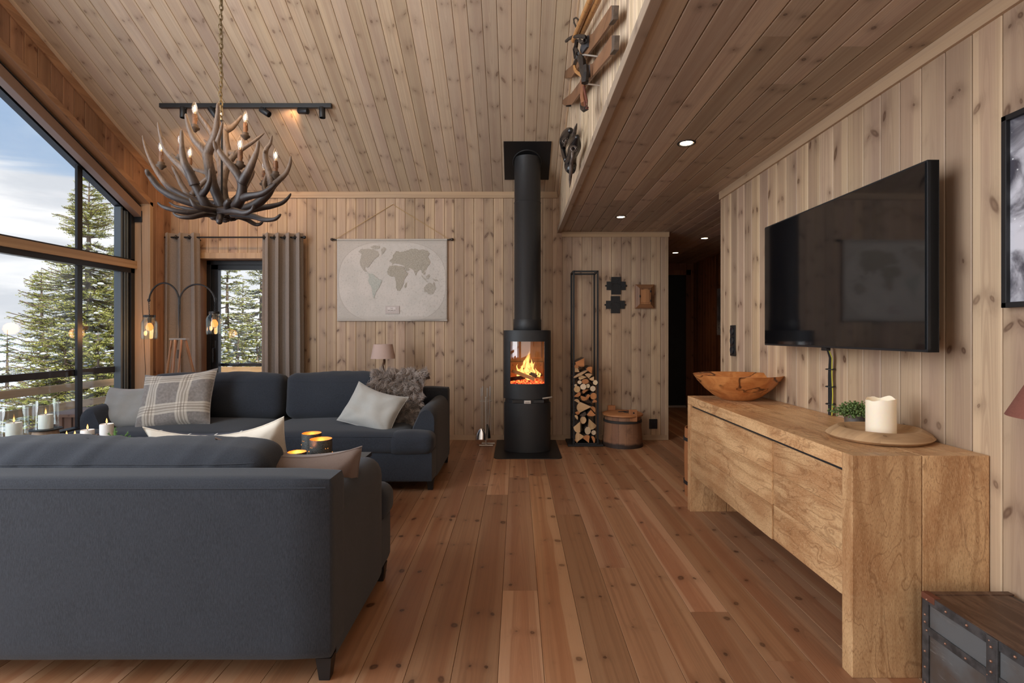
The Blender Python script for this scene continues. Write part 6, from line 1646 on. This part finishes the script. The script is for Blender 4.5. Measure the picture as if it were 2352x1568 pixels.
strap('bent_cane', [(420,880),(425,950),(450,1000),(500,1035),(545,1060)], .011, .380, t, o_, M_bamboo)
strap('leather_strap', [(500,800),(530,860),(535,960),(565,1050),(565,1150)], .022, .385, t, o_)
strap('leather_strap', [(575,920),(580,1000),(570,1100)], .018, .38, t, o_)
strap('brown_cord', [(545,1140),(535,1230),(530,1330),(545,1440)], .016, .382, t, o_, plain('tan_cord', srgb(140, 92, 62), .8))
strap('red_tassel', [(550,1200),(575,1330),(590,1400),(600,1500),(575,1500),(560,1400)], .007, .384, t, o_, plain('faded_red_cord', srgb(104, 56, 42), .8))
strap('cord_end', [(520,1440),(530,1500),(550,1520),(585,1500)], .014, .384, t, o_)
# old skates
def Sp(zx, zy, X): 
    a, b = Wp(zx, zy, X, 1270, 260, 7.84); return Vector((X, a, b))
M_shine = plain('dark_glossy_leather', (.012, .011, .012), .25, bump=.2, scale=60)
M_oldst = plain('tarnished_blade', (.12, .095, .08), .5, .5, var=.4, scale=40)
for nm, body, blade, cap in (('right pair-mate of the old black leather skates, with the long pointed blade', [(440,420,20),(420,500,44),(400,590,62),(370,680,62),(345,760,54),(320,860,62),(315,960,68),(330,1020,48)], [(350,700,24),(350,800,30),(335,900,38),(325,1040,36),(310,1200,28),(303,1340,5)], (365, 640)), ('left pair-mate of the old black leather skates, tucked behind', [(320,310,26),(290,360,62),(250,430,74),(215,500,66),(195,580,44),(190,650,34),(215,760,34),(240,850,30)], [(232,480,20),(222,540,24),(205,590,18)], (215, 500))):
    X_ = .40 if 'right' in nm else .385
    p0 = Sp(body[3][0], body[3][1], X_); t = thing('ice_skate', nm, 'skate', p0)
    pts = spline([tuple(Sp(a, b, X_)-p0)+(r_*3.9/F/7.84*1.6,) for a, b, r_ in body], 5)
    MB().tube([p[:3] for p in pts], [p[3] for p in pts], 14).build('boot', M_shine, t, True, 180)
    pts = spline([tuple(Sp(a, b, X_-.06)-p0)+(r_*3.9/F/7.84,) for a, b, r_ in blade], 5)
    MB().tube([p[:3] for p in pts], [max(.001, p[3]*.8) for p in pts], 8).build('blade', M_oldst, t, True, 180)
    mb = MB(); mb.torus(Sp(cap[0], cap[1], X_-.05)-p0, .015, .004, 16, 6, 'y'); mb.build('metal_mount', M_oldst, t)
    mb = MB(); rg = random.Random(2)
    for k in range(14):
        a = k/14*6.28; mb.ball(Sp(cap[0]+70*math.cos(a), cap[1]+60*math.sin(a), X_-.045)-p0, .0035, 6, 4)
    mb.build('studs', M_oldst, t)
pp = [tuple(Sp(a, b, .40)-Sp(400, 300, .40)) for a, b in ((430,190), (405,280), (375,400))]
o_ = MB().tube(pp, [.004, .012, .016], 8).build('skate_heel_blade', M_oldst, None, loc=Sp(400, 300, .40)); top(o_, 'short upright pointed blade above the old black skates', 'blade')

# ------------------------------------------------------------------ trunk and lamp at the right edge
M_tb, n = new_mat('weathered_trunk'); co = n.coord('Object'); q = n.noise(n.mapv(co, sc=(1, .3, 2.5)), 14, 6, .7); q2 = n.noise(co, 5, 4)
c = n.mix(n.step(q2, .35, .65), srgb(74, 60, 50), srgb(92, 92, 92)); c = n.mix(n.mul(n.step(q, .58, .75), .6), c, srgb(150, 146, 142)); c = n.mix(n.mul(n.step(q, .42, .30), .6), c, srgb(84, 50, 34)); finish(n, c, .55, bump=q, bstr=.3)
M_tt, n = new_mat('trunk_lid_wood'); co = n.coord('Object'); q = n.noise(n.mapv(co, sc=(2.5, .5, 1)), 10, 6, .7, .5)
c = n.mix(n.step(q, .4, .6), srgb(70, 46, 34), srgb(100, 74, 58)); c = n.mix(n.mul(n.step(q, .60, .72), .5), c, srgb(170, 146, 126)); finish(n, c, .42, bump=q, bstr=.3)
M_tm = plain('tarnished_trunk_metal', srgb(78, 76, 76), .5, .5, var=.35, scale=25, bump=.2); M_rv = plain('copper_rivet', srgb(150, 112, 92), .4, .6)
TX0, TX1, TY0, TY1, TH = 1.347, 1.630, .84, 1.70, .344
t = thing('storage_trunk', 'old dark metal-bound wooden trunk at the bottom right corner', 'trunk', (TX0, TY0, 0)); tw, tl_ = TX1-TX0, TY1-TY0
MB().box(.003, tw-.003, .003, tl_-.003, 0, TH*.66, .002).build('body', M_tb, t, False)
lid = MB().box(.003, tw-.003, .003, tl_-.003, TH*.66+.002, TH-.004, .002).build('lid', M_tb, t, False)
MB().box(.02, tw-.02, .02, tl_-.02, TH-.006, TH-.001, .001).build('lid_panel', M_tt, lid, False)
mb = MB()
mb.box(0, .022, 0, tl_, TH-.004, TH, .001); mb.box(0, tw, tl_-.022, tl_, TH-.004, TH+.001, .001); mb.box(0, tw, 0, .03, TH-.004, TH, .001)
mb.build('lid_edge_strap', M_tt, lid, False)
mb = MB(); mb.box(-.002, .002, 0, tl_, TH-.030, TH-.002, .001); mb.box(-.002, .002, 0, tl_, TH*.66-.012, TH*.66+.014, .001)
mb.build('side_strap', M_tm, t, False)
mb = MB()
for y_ in (0, tl_-.026): mb.box(-.003, .003, y_, y_+.026, 0, TH-.002, .001)
mb.box(-.003, .003, 0, tl_, 0, .03, .001); mb.build('corner_strap', M_tm, t, False)
mb = MB(); mb.box(-.006, .002, tl_-.27, tl_-.235, .02, TH-.002, .002); mb.build('hasp', M_tm, t, False)
mb = MB()
for k in range(12): mb.ball((-.003, .02+k*(tl_-.04)/11, TH-.016), .0042, 8, 6); mb.ball((-.003, .04+k*(tl_-.06)/11, TH*.66), .0038, 8, 6)
for z_ in (TH*.45, TH*.3, TH*.15, TH*.73, TH*.80): mb.ball((-.003, tl_-.013, z_), .0042, 8, 6)
for z_ in (TH-.03, TH-.07, TH-.10, TH*.4): mb.ball((-.007, tl_-.252, z_), .0042, 8, 6)
mb.build('rivets', M_rv, t)
mb = MB(); mb.box(-.004, .02, tl_-.05, tl_+.002, TH-.02, TH+.002, .002); mb.build('corner_cap', M_rv if False else plain('rust_corner', srgb(110, 64, 46), .6, .3), t, False)
t = thing('side_lamp', 'lamp with a rust-brown fabric shade cut by the right edge of the picture', 'lamp', (1.478, 1.33, TH+.001))
M_rsh, n = new_mat('rust_linen_shade'); co = n.coord('Object'); q = n.noise(n.mapv(co, sc=(1, 1, .2)), 260, 2); q2 = n.noise(n.mapv(co, sc=(.1, .1, 1)), 400, 2)
finish(n, n.mix(n.add(n.mul(q, .5), n.mul(q2, .5)), srgb(108, 60, 48), srgb(142, 88, 72)), .9, bump=q, bstr=.2)
zs = 1.2-199/F*1.33-TH
mb = MB(); mb.lathe([(.155, zs), (.052, zs+.215), (.050, zs+.215), (.153, zs)], 48); mb.build('lamp_shade', M_rsh, t, True, 50)
mb = MB(); mb.lathe([(0, 0), (.08, 0), (.08, .015), (.02, .03), (.03, .1), (.045, .18), (.03, .28), (.012, .34), (.012, zs+.1)], 28); mb.build('lamp_foot', M_blackmat, t, True, 60)

# ------------------------------------------------------------------ spruces outside
def leafmat(nm, a, b, c_):
    m_, n = new_mat(nm); at = n.node('ShaderNodeAttribute', attribute_name='rnd'); rc = n.sep(at.outputs['Vector'])
    c = n.mix(rc[0], a, b); c = n.mix(n.step(rc[1], .75, 1.0), c, c_)
    finish(n, c, .8, Subsurface_Weight=0.0); return m_
M_ndl = leafmat('spruce_needles', srgb(128, 134, 56), srgb(200, 196, 108), srgb(72, 88, 50))
M_ndl2 = leafmat('far_spruce_needles', srgb(104, 114, 74), srgb(150, 154, 104), srgb(64, 78, 66))
M_trunk = plain('grey_spruce_bark', srgb(128, 112, 100), .95, var=.3, scale=12, bump=.4)
def spruce(name, label, x, y, zb, zt, rad, seed, n_whorl, snow=.1, mat=M_ndl, nb=7, fine=1.0, gap=.0):
    t = thing(name, label, 'tree', (x, y, zb), 0, None); rg = random.Random(seed); H = zt-zb
    MB().tube([(0, 0, 0), (.02*H*rg.uniform(-.3, .3), 0, H*.5), (0, 0, H)], [.022*H, .013*H, .004], 8).build('trunk', M_trunk, t)
    fo = MB(); sn = MB(); br = MB()
    for w in range(n_whorl):
        f = (w+rg.uniform(-.3, .3))/n_whorl; f = min(.995, max(.0, f)); zz = H*(.03+.97*f)
        Rr = rad*(1-f)**.85*(1.0 if f > .1 else .9)+.06*fine
        for b in range(nb if f < .9 else 5):
            if rg.random() < gap: continue
            a = rg.uniform(0, 2*math.pi); L_ = Rr*rg.uniform(.65, 1.12)
            d = Vector((math.cos(a), math.sin(a), 0)); droop = rg.uniform(.15, .40)*(1 if f < .75 else -.6)
            pts = []; ns = 5
            for i in range(ns+1):
                s_ = i/ns; pts.append(Vector((0, 0, zz))+d*L_*s_+Vector((0, 0, -droop*L_*math.sin(s_*2.0)+.16*L_*s_*s_)))
            br.tube([tuple(p) for p in pts], [.008+.008*L_*(1-i/ns) for i in range(ns+1)], 4, caps=False)
            side = Vector((-d.y, d.x, 0)); nt_ = max(4, int(L_*9/fine)); tone = rg.random()
            for k in range(nt_):
                s_ = .18+.82*(k+rg.random()*.5)/nt_; i = min(ns-1, int(s_*ns)); q = pts[i]+(pts[i+1]-pts[i])*(s_*ns-i)
                for sg in (-1, 1):
                    tl = (.10+.30*(1-s_)*min(1, L_))*rg.uniform(.7, 1.2)*(fine**.3); td = (side*sg*rg.uniform(.6, 1.0)+d*rg.uniform(.5, .9)+Vector((0, 0, rg.uniform(-.45, .12)))).normalized()
                    e = q+td*tl; nrm = td.cross(Vector((0, 0, 1))).normalized(); upv = nrm.cross(td)
                    m_ = max(3, int(tl*26/fine))
                    for j in range(m_):
                        g_ = (j+.5)/m_; c = q+(e-q)*g_; wd = .045*fine**.5*(1-.5*g_)
                        for sd in (nrm, -nrm, upv*.8):
                            tip = c+sd*wd*rg.uniform(.7, 1.1)+td*wd*rg.uniform(.5, 1.1); bw_ = td*(.012*fine**.6)
                            fo.poly([c-bw_, c+bw_, tip], rn=(min(1, max(0, tone*.5+rg.random()*.6)), rg.random(), 0))
                    if rg.random() < snow:
                        c = q+(e-q)*.5+Vector((0, 0, .02)); sn.ball(c, tl*.22, 6, 4, (1, 1, .45))
    fo.build('foliage', mat, t, False); br.build('branches', M_trunk, t)
    if sn.v: sn.build('snow_on_branches', M_snow, t, True, 180)
    return t
YS = 11.0
def at(px, ytop, Y, zb): 
    p = P(px, ytop, Y); return p.x, Y, zb, p.z
x_, y_, zb_, zt_ = at(205, 405, 11.0, -1.2)
spruce('spruce_tree', 'tall yellow-green spruce standing close beyond the deck, right of the window bar', x_, y_, zb_, zt_, 1.95, 1, 54, .10, nb=12)
x_, y_, zb_, zt_ = at(95, 615, 13.5, -1.6)
spruce('spruce_tree', 'slender spruce rising left of the tall one in the gable window', x_, y_, zb_, zt_, .95, 2, 36, .08, nb=8)
x_, y_, zb_, zt_ = at(17, 757, 14.5, -2.2)
spruce('spruce_tree', 'small spruce at the left edge in front of the blue hills', x_, y_, zb_, zt_, .75, 3, 20, .15, nb=7, mat=M_ndl2)
x_, y_, zb_, zt_ = at(262, 560, 13.0, -1.6)
spruce('spruce_tree', 'dense spruce behind the tall one, next to the window jamb', x_, y_, zb_, zt_, 1.4, 4, 36, .15, nb=9)
x_, y_, zb_, zt_ = at(150, 740, 10.0, -1.0)
spruce('spruce_tree', 'bushy low spruce in front of the tall one, behind the deck rails', x_, y_, zb_, zt_, 1.3, 5, 24, .12, nb=11)
x_, y_, zb_, zt_ = at(225, 760, 9.6, -1.0)
spruce('spruce_tree', 'bushy low spruce right of the other low one, behind the deck rails', x_, y_, zb_, zt_, 1.1, 6, 24, .15, nb=11)
for px, yt_, Y_, rd, sd, lab in ((522, 575, 12.0, 1.1, 11, 'snowy spruce at the left of the glazed door view'), (600, 560, 12.6, 1.2, 12, 'snowy spruce at the right of the glazed door view'), (558, 640, 14.5, 1.1, 13, 'snow-laden spruce in the middle of the glazed door view'), (548, 735, 10.6, 1.0, 14, 'low snow-covered spruce just beyond the deck rail'), (590, 745, 10.8, .9, 15, 'low snow-covered spruce beside the deck post')):
    x_, y_, zb_, zt_ = at(px, yt_, Y_, -.9); spruce('spruce_tree', lab, x_, y_, zb_, zt_, rd, sd, 30 if yt_ < 700 else 18, .4, nb=9, gap=.1)
